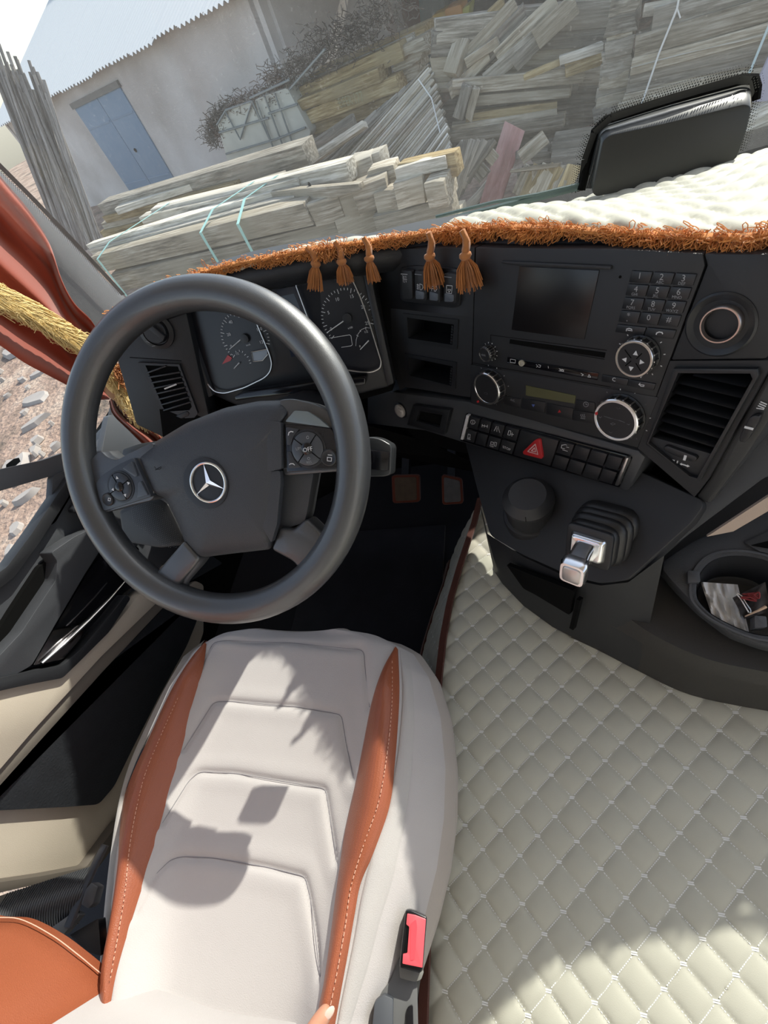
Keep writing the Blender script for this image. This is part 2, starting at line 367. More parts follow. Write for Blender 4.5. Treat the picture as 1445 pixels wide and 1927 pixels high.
# ---- the open dark shed behind
DARKW = plastic('dark_interior_wall', (.045, .047, .052), .9, var=.4, vs=3)  # near-black colour stands in for the shade inside the open shed
s2 = thing('open_shed', 'dark open-fronted shed behind the timber stacks with ragged tin roof edge', 'shed', WF.at(ur+5, 0, -4))
MB().box(WF.at(ur+5.6, 1.6, -5), WF.a*5.6, WF.b*1.9, WF.n*.1).obj('back_wall', DARKW, s2)
MB().box(WF.at(ur+.1, 1.6, -2.6), WF.a*.1, WF.b*1.6, WF.n*2.4).obj('side_wall', PLAS, s2)
for k in range(9):
    u0 = ur+.2+k*1.15
    def sh2(a_, b_, u0=u0, k=k):
        return WF.at(u0+1.2*a_, ev+.35+.03*math.sin(a_*40)+b_*.9-.2*(k == 0)*(1-b_)+.05*math.sin(k*3), .25-.2*(k % 2)-b_*5.2)
    MB().grid(sh2, 41, 4).obj('roof_sheet', ZINC if k % 3 else RUSTM, s2, recalc=False, sharp=80)
# ---- timber
GREYW = wood('weathered_grey_timber', (.31, .265, .195), (.58, .53, .44), (.38, .335, .255))
PALEW = wood('bleached_sunlit_timber', (.46, .42, .345), (.84, .80, .72), (.58, .53, .44))  # bleached wood, its paleness raised to imitate sunlit tops
YELW = wood('yellow_brown_timber', (.33, .235, .105), (.58, .47, .27), (.40, .32, .18))
DARKT = wood('dark_and_shaded_timber', (.20, .18, .145), (.42, .39, .335), (.26, .235, .195))  # dark wood; on boards lying in shadow it puts the shade into the colour
POLEW = wood('grey_pole_wood', (.25, .23, .215), (.48, .46, .44), (.33, .31, .295), 2, 40)
PINKW = wood('pink_painted_board', (.50, .25, .23), (.68, .40, .38), (.55, .36, .33), 2, 8, .8)
def board(name, P0, P1, face, wd, th, mat, label, cat_, group=None, jit=.006, taper=1.0, bevel=.006, parent=None):
    x = (P1-P0); L = x.length; x.normalize(); face = (face-x*face.dot(x)).normalized(); z = x.cross(face)
    if z.z > 0: z = -z; 
    up = -z; y = up.cross(x)
    R = Matrix((x, y, up)).transposed(); s_ = 1 if y.dot(face) > 0 else -1
    def J(): return random.uniform(-jit, jit)
    vs = []
    for i, tx in enumerate((0, .5, 1)):
        tp = 1+(taper-1)*tx
        for (yy, zz) in ((0, 0), (-s_*th, 0), (-s_*th, -wd), (0, -wd)):
            q = V((L*tx+J()*2*(i != 1), yy+J(), zz*tp+J())); vs.append(P0+R @ q)
    fs = [(3, 2, 1, 0), (8, 9, 10, 11)]
    for i in (0, 1):
        for k in range(4): fs.append((i*4+k, i*4+(k+1) % 4, i*4+4+(k+1) % 4, i*4+4+k))
    o = MB().add(vs, fs).obj(name, mat, parent, bevel=bevel, sharp=40, origin=P0+(P1-P0)*.5, rot=R)
    if parent is None: tag(o, label, cat_, group)
    return o
UPZ = V((0, 0, 1))
# front strapped stack: top edges known in the photo, heights of the layers given
d1 = (onz(573, 384, -1.62)-onz(170, 484, -1.62)).normalized()
back1 = V((-d1.y, d1.x, 0)); front1 = -back1
if front1.y > 0: front1 = -front1
def topbeam(p0, p1, z, w_, h_, mat, label, jit=.01):
    return board('timber_beam', onz(*p0, z), onz(*p1, z), front1, h_, w_, mat, label, 'timber beam', 'beams of the strapped stack', jit=jit)
def endbeam(p, z, L, w_, h_, mat, label, jit=.008):
    P1 = onz(*p, z); return board('timber_beam', P1-d1*L, P1, front1, h_, w_, mat, label, 'timber beam', 'beams of the strapped stack', jit=jit)
random.seed(3)
topbeam((170, 484), (572, 383), -1.60, .26, .25, GREYW, 'large square grey beam along the front top edge of the strapped stack')
topbeam((205, 518), (628, 418), -1.885, .30, .27, GREYW, 'square grey beam directly under the front top beam of the strapped stack')
topbeam((166, 471), (551, 369), -1.575, .16, .12, PALEW, 'bleached beam lying behind the front top beam, crossed by three straps')
topbeam((163, 462), (517, 359), -1.52, .17, .15, PALEW, 'bleached beam, third from the front on top of the strapped stack')
topbeam((262, 410), (560, 337), -1.47, .2, .12, PALEW, 'thin bleached beam in the middle of the strapped stack top')
topbeam((283, 396), (648, 308), -1.44, .22, .2, PALEW, 'long white bleached beam along the back of the strapped stack')
fb = board('timber_beam', onz(508, 362, -1.52), onz(674, 347, -1.52), front1, .24, .1, GREYW, 'curved grey plank with a round bolt hole, tapering to the right', 'timber beam', 'beams of the strapped stack', taper=.25)
c_ = onz(573, 354, -1.52)+V((0, 0, -.03))
fr_ = Frame(onz(573, 354, -1.52), front1, d1)
MB().lathe(fr_.px(573, 354, .004), front1, [(.034, 0), (.034, .004), (0, .004)], 14).obj('bolt_hole', VOID, fb)
ZT = -1.52
for p0, p1, z, w_, h_, mt, lb in (((640, 314), (697, 294), ZT, .25, .28, PALEW, 'thick square beam ending just right of the curved plank with hole'),
        ((655, 302), (714, 286), ZT, .2, .26, PALEW, 'beam at the top right corner behind the thick square beam'),
        ((600, 330), (653, 314), ZT-.06, .1, .25, GREYW, 'short beam end tucked left of the thick square beam'),
        ((577, 384), (634, 366), ZT-.1, .3, .27, GREYW, 'beam with split pale end just right of the front top beam'),
        ((630, 366), (668, 354), ZT-.1, .25, .27, GREYW, 'beam end below the tip of the curved plank'),
        ((660, 356), (724, 334), ZT-.06, .28, .28, GREYW, 'beam end in the middle of the stepped right side'),
        ((690, 324), (740, 309), ZT-.02, .25, .28, GREYW, 'beam end stepping back at the upper right of the stack'),
        ((700, 366), (741, 356), ZT-.16, .18, .26, GREYW, 'short narrow beam end low in the stepped right side'),
        ((738, 347), (792, 332), ZT-.10, .42, .24, GREYW, 'broad beam with sunlit top and slanted end'),
        ((795, 347), (835, 338), ZT-.12, .42, .24, GREYW, 'broad beam with bright flat top at the right end of the stack'),
        ((742, 317), (836, 295), ZT, .12, .10, PALEW, 'thin plank lying above the broad beams'),
        ((745, 311), (855, 287), ZT, .16, .2, YELW, 'beam with round yellowish end at the far right top'),
        ((735, 381), (805, 357), ZT-.28, .3, .26, YELW, 'beam with rounded yellow end under the broad beams'),
        ((700, 410), (846, 371), ZT-.36, .4, .28, GREYW, 'long beam low at the right foot of the strapped stack'),
        ((628, 416), (716, 384), ZT-.34, .4, .34, GREYW, 'wide beam face below the stepped ends')):
    topbeam(p0, p1, z, w_, h_, mt, lb)
for q, zz in (((640, 436), -2.12), ((860, 402), -2.12)):
    endbeam(q, zz-.03, 4.2 if q[0] < 700 else 1.5, .35, .38, GREYW, 'ground-level beam at the bottom of the strapped stack')
STRAP = plastic('mint_strap', (.36, .62, .56), .4)
for q, lb in (([(195, 505), (184, 487), (206, 455), (318, 382)], 'mint plastic strap nearest the curtain, over the timber stack'),
          ([(396, 487), (378, 437), (400, 394), (477, 342)], 'mint plastic strap around the middle of the timber stack'),
          ([(464, 470), (448, 421), (460, 374), (522, 330)], 'mint plastic strap just left of the plank with the hole')):
    E_ = onz(*q[1], -1.605); pth = [E_+front1*.012+V((0, 0, -.75)), E_+front1*.012, onz(*q[2], -1.50), onz(*q[3], -1.425)]
    mb = MB()
    for i in range(3):
        dd = (pth[i+1]-pth[i]).normalized(); sd = d1*.022; nn = dd.cross(d1).normalized()*.002
        mb.box((pth[i]+pth[i+1])/2, (pth[i+1]-pth[i])/2, sd, nn)
    tag(mb.obj('strap', STRAP), lb, 'strap', 'straps around the front timber stack')
# low stack behind, left
LBL = 'left-rear low timber stack'
for p0, p1, z, w_, h_, mt, lb in (((183, 386), (567, 273), -1.35, .3, .24, DARKT, 'long dark beam lying in front of the blue door'),
        ((214, 393), (357, 346), -1.42, .25, .1, PALEW, 'pointed light plank on the low stack before the door'),
        ((192, 408), (440, 345), -1.52, .3, .12, YELW, 'mossy yellowish beam below the pointed plank'),
        ((189, 422), (430, 357), -1.62, .3, .12, GREYW, 'grey beam, second from the bottom of the low left stack'),
        ((187, 437), (400, 380), -1.72, .3, .14, YELW, 'mossy beam at the bottom left of the low stack'),
        ((300, 405), (520, 338), -1.5, .3, .2, DARKT, 'dark beam end between low stack and strapped stack')):
    board('timber_beam', onz(*p0, z), onz(*p1, z), front1, h_, w_, mt, lb, 'timber beam', 'beams of the low left stack')
board('timber_beam', onz(200, 452, -1.85), onz(420, 392, -1.85), front1, .62, .3, DARKT, 'dark base beam under the low left stack', 'timber beam', 'beams of the low left stack')
# middle stack of big old beams
S2F = Frame(ray(640, 200)*.0093, V((-.423, -.906, 0)), WD)
def pxb(F_, p0, p1, wd, th, mt, lb, cat_='timber beam', group=None, h=0, nm='timber_beam', taper=1, jit=.01):
    return board(nm, F_.px(*p0, h), F_.px(*p1, h), F_.n, wd, th, mt, lb, cat_, group, jit=jit, taper=taper)
G2 = 'old beams of the middle stack'
rows2 = (((583, 140), (795, 50), .12, .4, -.4, YELW, 'topmost beam of the middle stack'),
     ((560, 158), (775, 62), .09, .4, -.3, PALEW, 'thin bleached beam just under the topmost one of the middle stack'),
     ((544, 171), (750, 80), .21, .4, -.10, YELW, 'rusty stained thick beam of the middle stack'),
     ((528, 200), (712, 127), .17, .35, .08, YELW, 'ochre beam jutting out furthest left in the middle stack'),
     ((544, 221), (741, 145), .19, .35, .0, YELW, 'pale beam with stamped lettering in the middle stack'),
     ((550, 238), (747, 170), .22, .4, -.05, YELW, 'lowest full beam of the middle stack, above the leaning planks'))
for p0, p1, wd, th, h_, mt, lb in rows2:
    o = pxb(S2F, p0, p1, wd, th, mt, lb, group=G2, h=h_, jit=.015)
    if 'lettering' in lb:
        fs_ = Frame(S2F.px(640, 190, .012), S2F.n, S2F.px(741, 145, .012)-S2F.px(544, 221, .012))
        text(fs_, 'PFEIFER 177', 668, 184, .19, plastic('faded_stamp', (.30, .28, .16), .9), o, h=.0, sx=1.2)
for i in range(7):
    pxb(S2F, (735+i*4, 92+i*17), (798-i*6, 66+i*19), .16, .3, random.choice((DARKT, GREYW)), 'ragged grey board end at the right of the middle stack', 'board', 'ragged ends of the middle stack', h=-.15-.05*i, jit=.03)
for i in range(4):
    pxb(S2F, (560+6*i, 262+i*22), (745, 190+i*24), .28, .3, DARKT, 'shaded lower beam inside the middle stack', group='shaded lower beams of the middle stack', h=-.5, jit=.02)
# leaning planks in front of it
LF = Frame(ray(610, 260)*.0082, V((-.35, -.85, .35)), WD)
pxb(LF, (534, 300), (660, 214), .17, .08, DARKT, 'dark leaning plank below the middle stack', 'plank')
pxb(LF, (562, 303), (682, 226), .14, .1, PALEW, 'sunlit splintered plank leaning below the dark one', 'plank', taper=.6)
# bundle of thin laths
SF = Frame(ray(750, 230)*.0078, V((-.25, -.7, .66)), WD)
def lerp2(a_, b_, t): return (a_[0]+(b_[0]-a_[0])*t, a_[1]+(b_[1]-a_[1])*t)
random.seed(5)
for i in range(30):
    t = i/29; s0 = lerp2((640, 306), (800, 345), t); s1 = lerp2((810, 112), (848, 268), t)
    k = random.uniform(-.06, .08); s1 = lerp2(s1, s0, k if k > 0 else 0); 
    pxb(SF, s0, s1, .034, .09, PALEW if i % 3 else GREYW, 'thin bleached lath in the tied diagonal bundle', 'lath', 'laths of the diagonal bundle', h=random.uniform(-.03, .03), nm='lath', jit=.006)
for i in range(14):
    t = i/13; s0 = lerp2((566, 330), (645, 305), t); s1 = lerp2((700, 212), (800, 130), t)
    pxb(SF, s0, s1, .06, .08, DARKT, 'grey lath in the shaded part of the diagonal bundle', 'lath', 'shaded laths of the diagonal bundle', h=-.12+random.uniform(-.03, .03), nm='lath', jit=.006)  # darker timber carries the shade on this part of the bundle
SFB = Frame(ray(870, 330)*.0063, V((-.25, -.8, .5)), WD)
for i in range(9):
    t = i/8; pxb(SFB, lerp2((830, 420), (880, 330), t), lerp2((870, 262), (925, 262), t), .05, .06, DARKT, 'grey lath standing in the dark heap behind the stack end', 'lath', 'laths in the dark heap', h=0, nm='lath')
CORD = plastic('white_cord', (.75, .75, .72), .6)
tag(MB().tube([SF.px(787, 149, .06), SF.px(812, 185, .06), SF.px(828, 250, .06)], .008, 6).obj('cord', CORD), 'white cord tied around the diagonal lath bundle', 'cord')
pxb(SF, (833, 134), (856, 66), .2, .2, GREYW, 'upright weathered post standing above the lath bundle', 'post', nm='post', h=.1)
# pallets and boards in the centre right
CF = Frame(ray(960, 190)*.0071, V((-.1, -.99, .05)), V((1, -.1, 0)))
GC = 'boards of the collapsed pallet heap'
rowsC = (((853, 152), (1104, 124), .15, .12, 0, GREYW, 'mottled wide top board of the pallet heap'),
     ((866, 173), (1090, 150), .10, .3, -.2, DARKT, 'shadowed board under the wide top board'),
     ((888, 182), (1075, 165), .10, .15, -.03, GREYW, 'board with bright upper edge, third in the pallet heap'),
     ((878, 214), (1050, 192), .11, .15, -.05, YELW, 'yellowish board in the middle of the pallet heap'),
     ((850, 236), (1048, 206), .07, .15, .0, GREYW, 'thin light board above the bottom rail of the pallet heap'),
     ((847, 248), (1064, 216), .14, .2, .04, GREYW, 'bottom rail of the pallet heap'))
for p0, p1, wd, th, h_, mt, lb in rowsC: pxb(CF, p0, p1, wd, th, mt, lb, 'board', GC, h=h_, nm='board')
CF2 = Frame(ray(1000, 310)*.0061, V((-.1, -.95, .3)), V((1, -.1, 0)))
for i in range(10):
    y0 = 10+i*25
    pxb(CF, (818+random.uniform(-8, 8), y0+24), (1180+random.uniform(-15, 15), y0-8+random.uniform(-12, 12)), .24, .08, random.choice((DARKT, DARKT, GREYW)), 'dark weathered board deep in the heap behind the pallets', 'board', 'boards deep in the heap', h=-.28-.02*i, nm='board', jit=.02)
pxb(CF, (868, 160), (852, 222), .14, .12, DARKT, 'short upright block at the left of the pallet heap', 'post', h=.15, nm='post')
pxb(CF, (889, 166), (874, 224), .1, .12, GREYW, 'leaning stub beside the short upright block', 'post', h=.12, nm='post')
diag = (((851, 82), (945, -6), .17, YELW), ((842, 126), (966, -8), .2, GREYW), ((838, 160), (982, 8), .2, DARKT), ((842, 170), (915, 94), .11, GREYW), ((873, 112), (936, 68), .1, GREYW), ((930, 96), (1040, -10), .26, GREYW), ((905, 140), (1010, 52), .17, DARKT), ((960, 110), (1052, 20), .16, DARKT), ((1000, 60), (1075, -12), .2, GREYW))
for i, (p0, p1, wd, mt) in enumerate(diag):
    pxb(CF, p0, p1, wd, .08, mt, 'steep slanting board leaning over the pallet heap', 'board', 'steep boards over the pallet heap', h=-.3+.04*i, nm='board', jit=.01)
pxb(CF, (1053, 106), (1135, 79), .09, .06, PALEW, 'upper sunlit yellowish channel board right of the pallet heap', 'board', h=.1, nm='board')
pxb(CF, (1062, 121), (1135, 95), .13, .06, YELW, 'lower yellow board under the sunlit channel board', 'board', h=.08, nm='board')
pxb(CF, (985, 140), (1062, 108), .06, .05, YELW, 'thin yellow strip running into the channel boards', 'board', h=.02, nm='board')
for i in range(14):
    x0 = random.uniform(1010, 1130); y0 = random.uniform(-10, 90)
    pxb(CF, (x0, y0), (x0+random.uniform(-22, 22), y0+random.uniform(25, 60)), .07, .03, random.choice((PALEW, GREYW, DARKT)), 'splintered scrap hanging in the upper heap', 'scrap wood', 'scraps in the upper heap', h=-.4, nm='scrap_board', jit=.02)
pxb(CF2, (908, 262), (938, 292), .12, .06, GREYW, 'short brace slanting down to the pink board', 'board', h=.02, nm='brace')
pxb(CF2, (866, 262), (921, 322), .16, .08, DARKT, 'dark brace slanting behind the pink board', 'board', h=-.1, nm='brace')
pxb(CF2, (972, 288), (1022, 244), .15, .08, GREYW, 'square timber stub pointing at the pink board', 'board', h=.0, nm='brace')
PF = Frame(ray(940, 310)*.0066, V((-.1, -.95, .3)), V((1, -.1, 0)))
pxb(PF, (901, 386), (951, 230), .26, .04, PINKW, 'pink painted board standing on end before the heap', 'board', nm='pink_board', jit=.012)
pxb(PF, (873, 386), (914, 340), .12, .1, PALEW, 'short square timber leaning left of the pink board', 'board', h=-.1)
for i in range(6):
    x0 = 962+i*16
    pxb(CF2, (x0, 366+0*i), (x0+26, 309-i*.6), .16, .03, YELW if i % 2 else GREYW, 'slat of the small pallet standing right of the pink board', 'pallet slat', 'slats of the small pallet', h=.3, nm='pallet_slat')
pxb(CF2, (960, 318), (1052, 306), .04, .06, GREYW, 'top rail of the small pallet right of the pink board', 'board', h=.36)
for i in range(10):
    y0 = 270+i*13
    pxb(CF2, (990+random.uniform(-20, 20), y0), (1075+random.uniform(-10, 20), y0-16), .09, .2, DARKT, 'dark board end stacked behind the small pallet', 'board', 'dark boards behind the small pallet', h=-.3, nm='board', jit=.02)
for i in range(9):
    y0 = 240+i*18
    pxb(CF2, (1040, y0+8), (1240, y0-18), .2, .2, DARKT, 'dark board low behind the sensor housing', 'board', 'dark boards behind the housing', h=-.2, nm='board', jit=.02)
# right stack
RF = Frame(ray(1300, 90)*.0056, V((-.25, -.95, .12)), V((1, -.25, 0)))
rowsR = (((1228, 18), (1460, -52), .16, DARKT), ((1196, 66), (1460, -8), .17, GREYW), ((1194, 88), (1460, 18), .16, DARKT), ((1190, 110), (1460, 38), .13, GREYW), ((1187, 126), (1460, 58), .15, DARKT), ((1183, 146), (1460, 82), .13, DARKT), ((1180, 160), (1460, 102), .14, GREYW), ((1172, 176), (1460, 122), .15, GREYW), ((1160, 196), (1400, 150), .16, GREYW), ((1150, 216), (1400, 170), .2, DARKT))
ordn = ['topmost', 'second', 'third', 'fourth', 'fifth', 'sixth', 'seventh', 'eighth', 'ninth', 'tenth']
for i, (p0, p1, wd, mt) in enumerate(rowsR):
    pxb(RF, p0, p1, wd, .4, mt, ordn[i]+' visible beam from the top of the tied stack above the sensor housing', group='beams of the tied right stack', h=(.1 if i < 5 else .06)+random.uniform(-.02, .02), jit=.012)
pxb(RF, (1188, 125), (1460, 56), .02, .02, PALEW, 'thin pale strip between beams of the tied right stack', 'strip', h=.13)
for i in range(11):
    y0 = -14+i*21
    pxb(RF, (1150-i*3.2, y0+10), (1206-i*3.0, y0-3), .135, .3, random.choice((GREYW, GREYW, DARKT)), 'square beam end in the column left of the tied right stack', 'timber beam', 'beam ends left of the tied stack', h=-.05+random.uniform(-.03, .03), jit=.015)
for i in range(3):
    pxb(RF, (1215+i*90, 10-i*22), (1300+i*90, -12-i*22), .1, .2, PALEW, 'pale board lying on top of the tied right stack', 'board', 'pale boards atop the tied stack', h=.0, nm='board', jit=.02)
tag(MB().tube([RF.px(1278, -6, .14), RF.px(1274, 16, .14), RF.px(1240, 100, .15), RF.px(1206, 200, .15)], .010, 6).tube([RF.px(1274, 16, .14), RF.px(1280, 34, .14)], .007, 6).tube([RF.px(1274, 16, .14), RF.px(1268, 34, .14)], .006, 6).obj('rope', CORD), 'white knotted cord around the tied right stack', 'cord')
tag(MB().strokes(RF, [[(1450, 40), (1405, 150)]], .022, .16).strokes(RF.shift(-.004), [[(1450, 40), (1405, 150)]], .022, .16).obj('strap', plastic('pale_blue_strap', (.55, .68, .70), .4)), 'pale blue strap at the right edge of the tied stack', 'strap')
pxb(RF, (1452, 92), (1410, 190), .45, .03, plastic('lavender_sheet', (.42, .40, .50), .6), 'lavender grey sheet leaning at the right frame edge', 'sheet', h=.25, nm='sheet')
for i in range(4):
    pxb(RF, (1385, 222+i*17), (1460, 188+i*17), .12, .3, PALEW, 'sunlit pale plank right of the sensor housing', 'plank', 'sunlit planks right of the housing', h=.3-.03*i, nm='plank')
# yellow machine
MF = Frame(ray(840, 60)*.0115, V((-.2, -.97, 0)), V((1, -.2, 0)))
YM = plastic('yellow_paint', (.55, .33, .03), .5, var=.2, vs=2); OM = plastic('orange_paint', (.62, .27, .05), .5, var=.2, vs=2); GM = plastic('green_yellow_paint', (.42, .42, .06), .5)
ym = thing('yellow_machine', 'yellow and orange machine standing behind the heap', 'machine', MF.px(840, 110))
MB().plate(MF, rpoly([(812, 30), (838, 20), (845, 95), (820, 110)], 5), -.6, 0).obj('panel', YM, ym, bevel=.02)
MB().plate(MF, rpoly([(836, 18), (868, 8), (872, 62), (846, 78)], 5), -.5, .08).obj('drum', OM, ym, bevel=.03)
MB().plate(MF, rpoly([(868, 18), (884, 8), (880, 40), (868, 42)], 4), -.5, .02).obj('cover', GM, ym, bevel=.02)
MB().plate(MF, [(786, -20), (835, -20), (835, 140), (800, 140)], -.9, -.4).obj('cabin', plastic('dark_teal', (.06, .08, .08), .8), ym)
tag(MB().plate(MF, [(760, -20), (800, -20), (800, 45), (740, 60)], -1.6, -1.2).obj('rusty_panel', plastic('dark_rust_red', (.09, .035, .028), .9, var=.3)), 'dark rust red panel beyond the middle stack', 'panel')
# container with cage
IF = Frame(ray(465, 250)*.0107, V((-.423, -.906, 0)), WD)
ib = thing('liquid_container', 'dirty white liquid container in a wire cage before the plaster wall', 'container', IF.px(470, 310))
IBCM = plastic('dirty_white_plastic', (.50, .50, .44), .5, var=.25, vs=3)
MB().plate(IF, rpoly([(408, 232), (424, 208), (470, 192), (515, 280), (505, 322), (438, 340)], 6), -1.0, 0).obj('tank', IBCM, ib, bevel=.05, seg=3)
MB().plate(IF, rpoly([(478, 188), (540, 165), (585, 250), (560, 300), (518, 312)], 6), -1.0, -.02).obj('tank', IBCM, ib, bevel=.05, seg=3)
CAGE = plastic('cage_steel', (.22, .25, .26), .5, metal=.6)
for ln in ([(408, 235), (425, 207), (474, 190), (520, 290)], [(424, 210), (452, 262), (474, 192)], [(412, 250), (505, 222)], [(425, 290), (520, 262)], [(482, 190), (522, 300)], [(498, 182), (540, 296)], [(517, 176), (556, 285)], [(505, 214), (560, 196)], [(520, 262), (575, 240)], [(470, 185), (545, 150)], [(545, 168), (612, 92)]):
    MB().tube([IF.px(*p, .04) for p in ln], .018, 6).obj('cage_bar', CAGE, ib)
# dry vines over it
random.seed(21)
mb = MB(); pth = cat([(400, 262), (412, 225), (440, 204), (500, 182), (540, 142), (600, 98), (660, 62), (735, 22)], 12)
VF = IF.shift(-.2)
for i in range(1700):
    p = random.choice(pth); sp = 8+14*min(1, max(0, (p[0]-430)/150))
    q0 = (p[0]+random.gauss(0, sp), p[1]+random.gauss(0, sp)); an = random.uniform(0, 6.28); L = random.uniform(8, 24)
    q1 = (q0[0]+L*math.cos(an), q0[1]+L*math.sin(an)); qm = ((q0[0]+q1[0])/2+random.uniform(-8, 8), (q0[1]+q1[1])/2+random.uniform(-8, 8))
    hh = [random.uniform(-.4, .25) for _ in range(3)]
    mb.tube([VF.px(*q0, hh[0]), VF.px(*qm, hh[1]), VF.px(*q1, hh[2])], random.uniform(.004, .009), 3, cap=False)
o = mb.obj('dry_vines', plastic('dry_vine_bark', (.13, .105, .085), .9, var=.3), recalc=False); stuff(tag(o, 'tangled dry grey vines overgrowing the white container', 'vines'))
# bundle of poles on the left
PLF = Frame(ray(90, 250)*.0105, V((.35, -.9, .15)), V((1, .3, 0)))
random.seed(9)
for i in range(58):
    t = i/57
    b0 = lerp2((118, 470), (196, 470), t); t0 = lerp2((-22, 96), (72, 150), t)
    t0 = lerp2(t0, b0, random.uniform(-.06, .16)); t0 = (t0[0]+random.uniform(-10, 14), t0[1]+random.uniform(-14, 14))
    if i in (40, 50): t0 = (t0[0]+8, t0[1]-24)
    h0, h1 = random.uniform(-.12, .12), random.uniform(-.12, .12)
    P0, P1 = PLF.px(*b0, h0), PLF.px(*t0, h1); P0 = P0+(P0-P1)*.0
    x = (P1-P0); x.normalize(); y = x.orthogonal().normalized(); R = Matrix((x, y, x.cross(y))).transposed()
    r = random.uniform(.026, .04); pm = (P0+P1)/2+V((random.uniform(-.03, .03), 0, random.uniform(-.03, .03)))
    o = MB().tube([P0, pm, P1], [r*1.1, r, r*.75], 7).obj('pole', POLEW, sharp=50, origin=pm, rot=R)
    tag(o, 'long grey pole leaning in the bundle left of the blue door', 'pole', 'poles of the leaning bundle')
# ================================================================= the cab
FLZ, TUNZ = -1.2, -.88
struct(MB().box(V((.08, .1, FLZ-.04)), V((1.35, 0, 0)), V((0, 1.0, 0)), V((0, 0, .04))).obj('floor', CARPET))
struct(MB().box(V((.15, 1.12, -.85)), V((1.25, 0, 0)), V((0, .04, 0)), V((0, 0, .40))).obj('wall_front', VOID))
# right side of the cab and the rear of the floor space, out of view, carry daylight inside
struct(MB().box(V((1.36, .1, -.86)), V((.03, 0, 0)), V((0, 1.0, 0)), V((0, 0, .36))).obj('wall_right', BEIGE))
LINER = plastic('light_headliner', (.74, .72, .68), .9)
struct(MB().box(V((.15, -.98, -.2)), V((1.25, 0, 0)), V((0, .03, 0)), V((0, 0, 1.0))).obj('wall_back', LINER))
struct(MB().box(V((.15, -.08, .83)), V((1.25, 0, 0)), V((0, .90, 0)), V((0, 0, .03))).obj('ceiling', LINER))
struct(MB().box(V((-1.085, .72, -.88)), V((.03, 0, 0)), V((0, .42, 0)), V((0, 0, .33))).obj('wall_left', VOID))
# windscreen
def glass_mat(name, dust, tint):
    m, t, b = new_mat(name); out = t.nodes['Material Output']; t.nodes.remove(b)
    tr = N(t, 'ShaderNodeBsdfTransparent'); tr.inputs[0].default_value = (*tint, 1); gl = N(t, 'ShaderNodeBsdfGlossy'); gl.inputs['Roughness'].default_value = .02
    fr = N(t, 'ShaderNodeFresnel'); fr.inputs[0].default_value = 1.25; m1 = N(t, 'ShaderNodeMixShader'); t.links.new(fr.outputs[0], m1.inputs[0]); t.links.new(tr.outputs[0], m1.inputs[1]); t.links.new(gl.outputs[0], m1.inputs[2])
    df = N(t, 'ShaderNodeBsdfTranslucent'); df.inputs[0].default_value = (.85, .88, .86, 1); d2 = N(t, 'ShaderNodeBsdfDiffuse'); d2.inputs[0].default_value = (.8, .8, .78, 1)
    m3 = N(t, 'ShaderNodeMixShader'); m3.inputs[0].default_value = .35; t.links.new(df.outputs[0], m3.inputs[1]); t.links.new(d2.outputs[0], m3.inputs[2])
    tc = N(t, 'ShaderNodeTexCoord'); mp = N(t, 'ShaderNodeMapping'); mp.inputs['Rotation'].default_value = (0, .35, 0); mp.inputs['Scale'].default_value = (160, 1, 30)
    n1 = N(t, 'ShaderNodeTexNoise'); n1.inputs['Scale'].default_value = 1.5; n1.inputs['Detail'].default_value = 5; n2 = N(t, 'ShaderNodeTexNoise'); n2.inputs['Scale'].default_value = 7; n2.inputs['Detail'].default_value = 6
    n3 = N(t, 'ShaderNodeTexNoise'); n3.inputs['Scale'].default_value = 260; n3.inputs['Detail'].default_value = 2
    t.links.new(tc.outputs['Object'], mp.inputs[0]); t.links.new(mp.outputs[0], n1.inputs[0]); t.links.new(tc.outputs['Object'], n2.inputs[0]); t.links.new(tc.outputs['Object'], n3.inputs[0])
    a1 = N(t, 'ShaderNodeMath', operation='MULTIPLY'); t.links.new(n1.outputs['Fac'], a1.inputs[0]); t.links.new(n2.outputs['Fac'], a1.inputs[1])
    mr = N(t, 'ShaderNodeMapRange'); mr.inputs[1].default_value = .12; mr.inputs[2].default_value = .5; mr.inputs[3].default_value = dust*.8; mr.inputs[4].default_value = dust*1.3
    t.links.new(a1.outputs[0], mr.inputs[0])
    m2_ = N(t, 'ShaderNodeMapRange'); m2_.inputs[1].default_value = .62; m2_.inputs[2].default_value = .75; m2_.inputs[4].default_value = dust*1.2; t.links.new(n3.outputs['Fac'], m2_.inputs[0])
    ad = N(t, 'ShaderNodeMath', operation='ADD'); t.links.new(mr.outputs[0], ad.inputs[0]); t.links.new(m2_.outputs[0], ad.inputs[1])
    m2 = N(t, 'ShaderNodeMixShader'); t.links.new(ad.outputs[0], m2.inputs[0]); t.links.new(m1.outputs[0], m2.inputs[1]); t.links.new(m3.outputs[0], m2.inputs[2])
    t.links.new(m2.outputs[0], out.inputs[0]); return m
GL = glass_mat('dusty_windscreen_glass', .05, (.95, .985, .97)); GLS = glass_mat('side_window_glass', .02, (.95, .97, .97))
WSN = V((0, -1, -.12)).normalized(); WS = Frame(V((0, .965, -.40)), WSN, V((1, 0, 0)))
def wsx(x, z): # point of the windscreen, slightly bowed
    y = .985-.10*(abs(x-.15)/1.15)**2.5-.12*(z+.40); return V((x, y, z))
struct(MB().grid(lambda u, v: wsx(-.985+2.27*u, -.47+1.27*v), 40, 14).obj('window_1', GL, recalc=False, sharp=60), 'dusty windscreen')
FRIT = plastic('black_frit', (.006, .006, .007), .5)
win1 = bpy.data.objects['window_1']
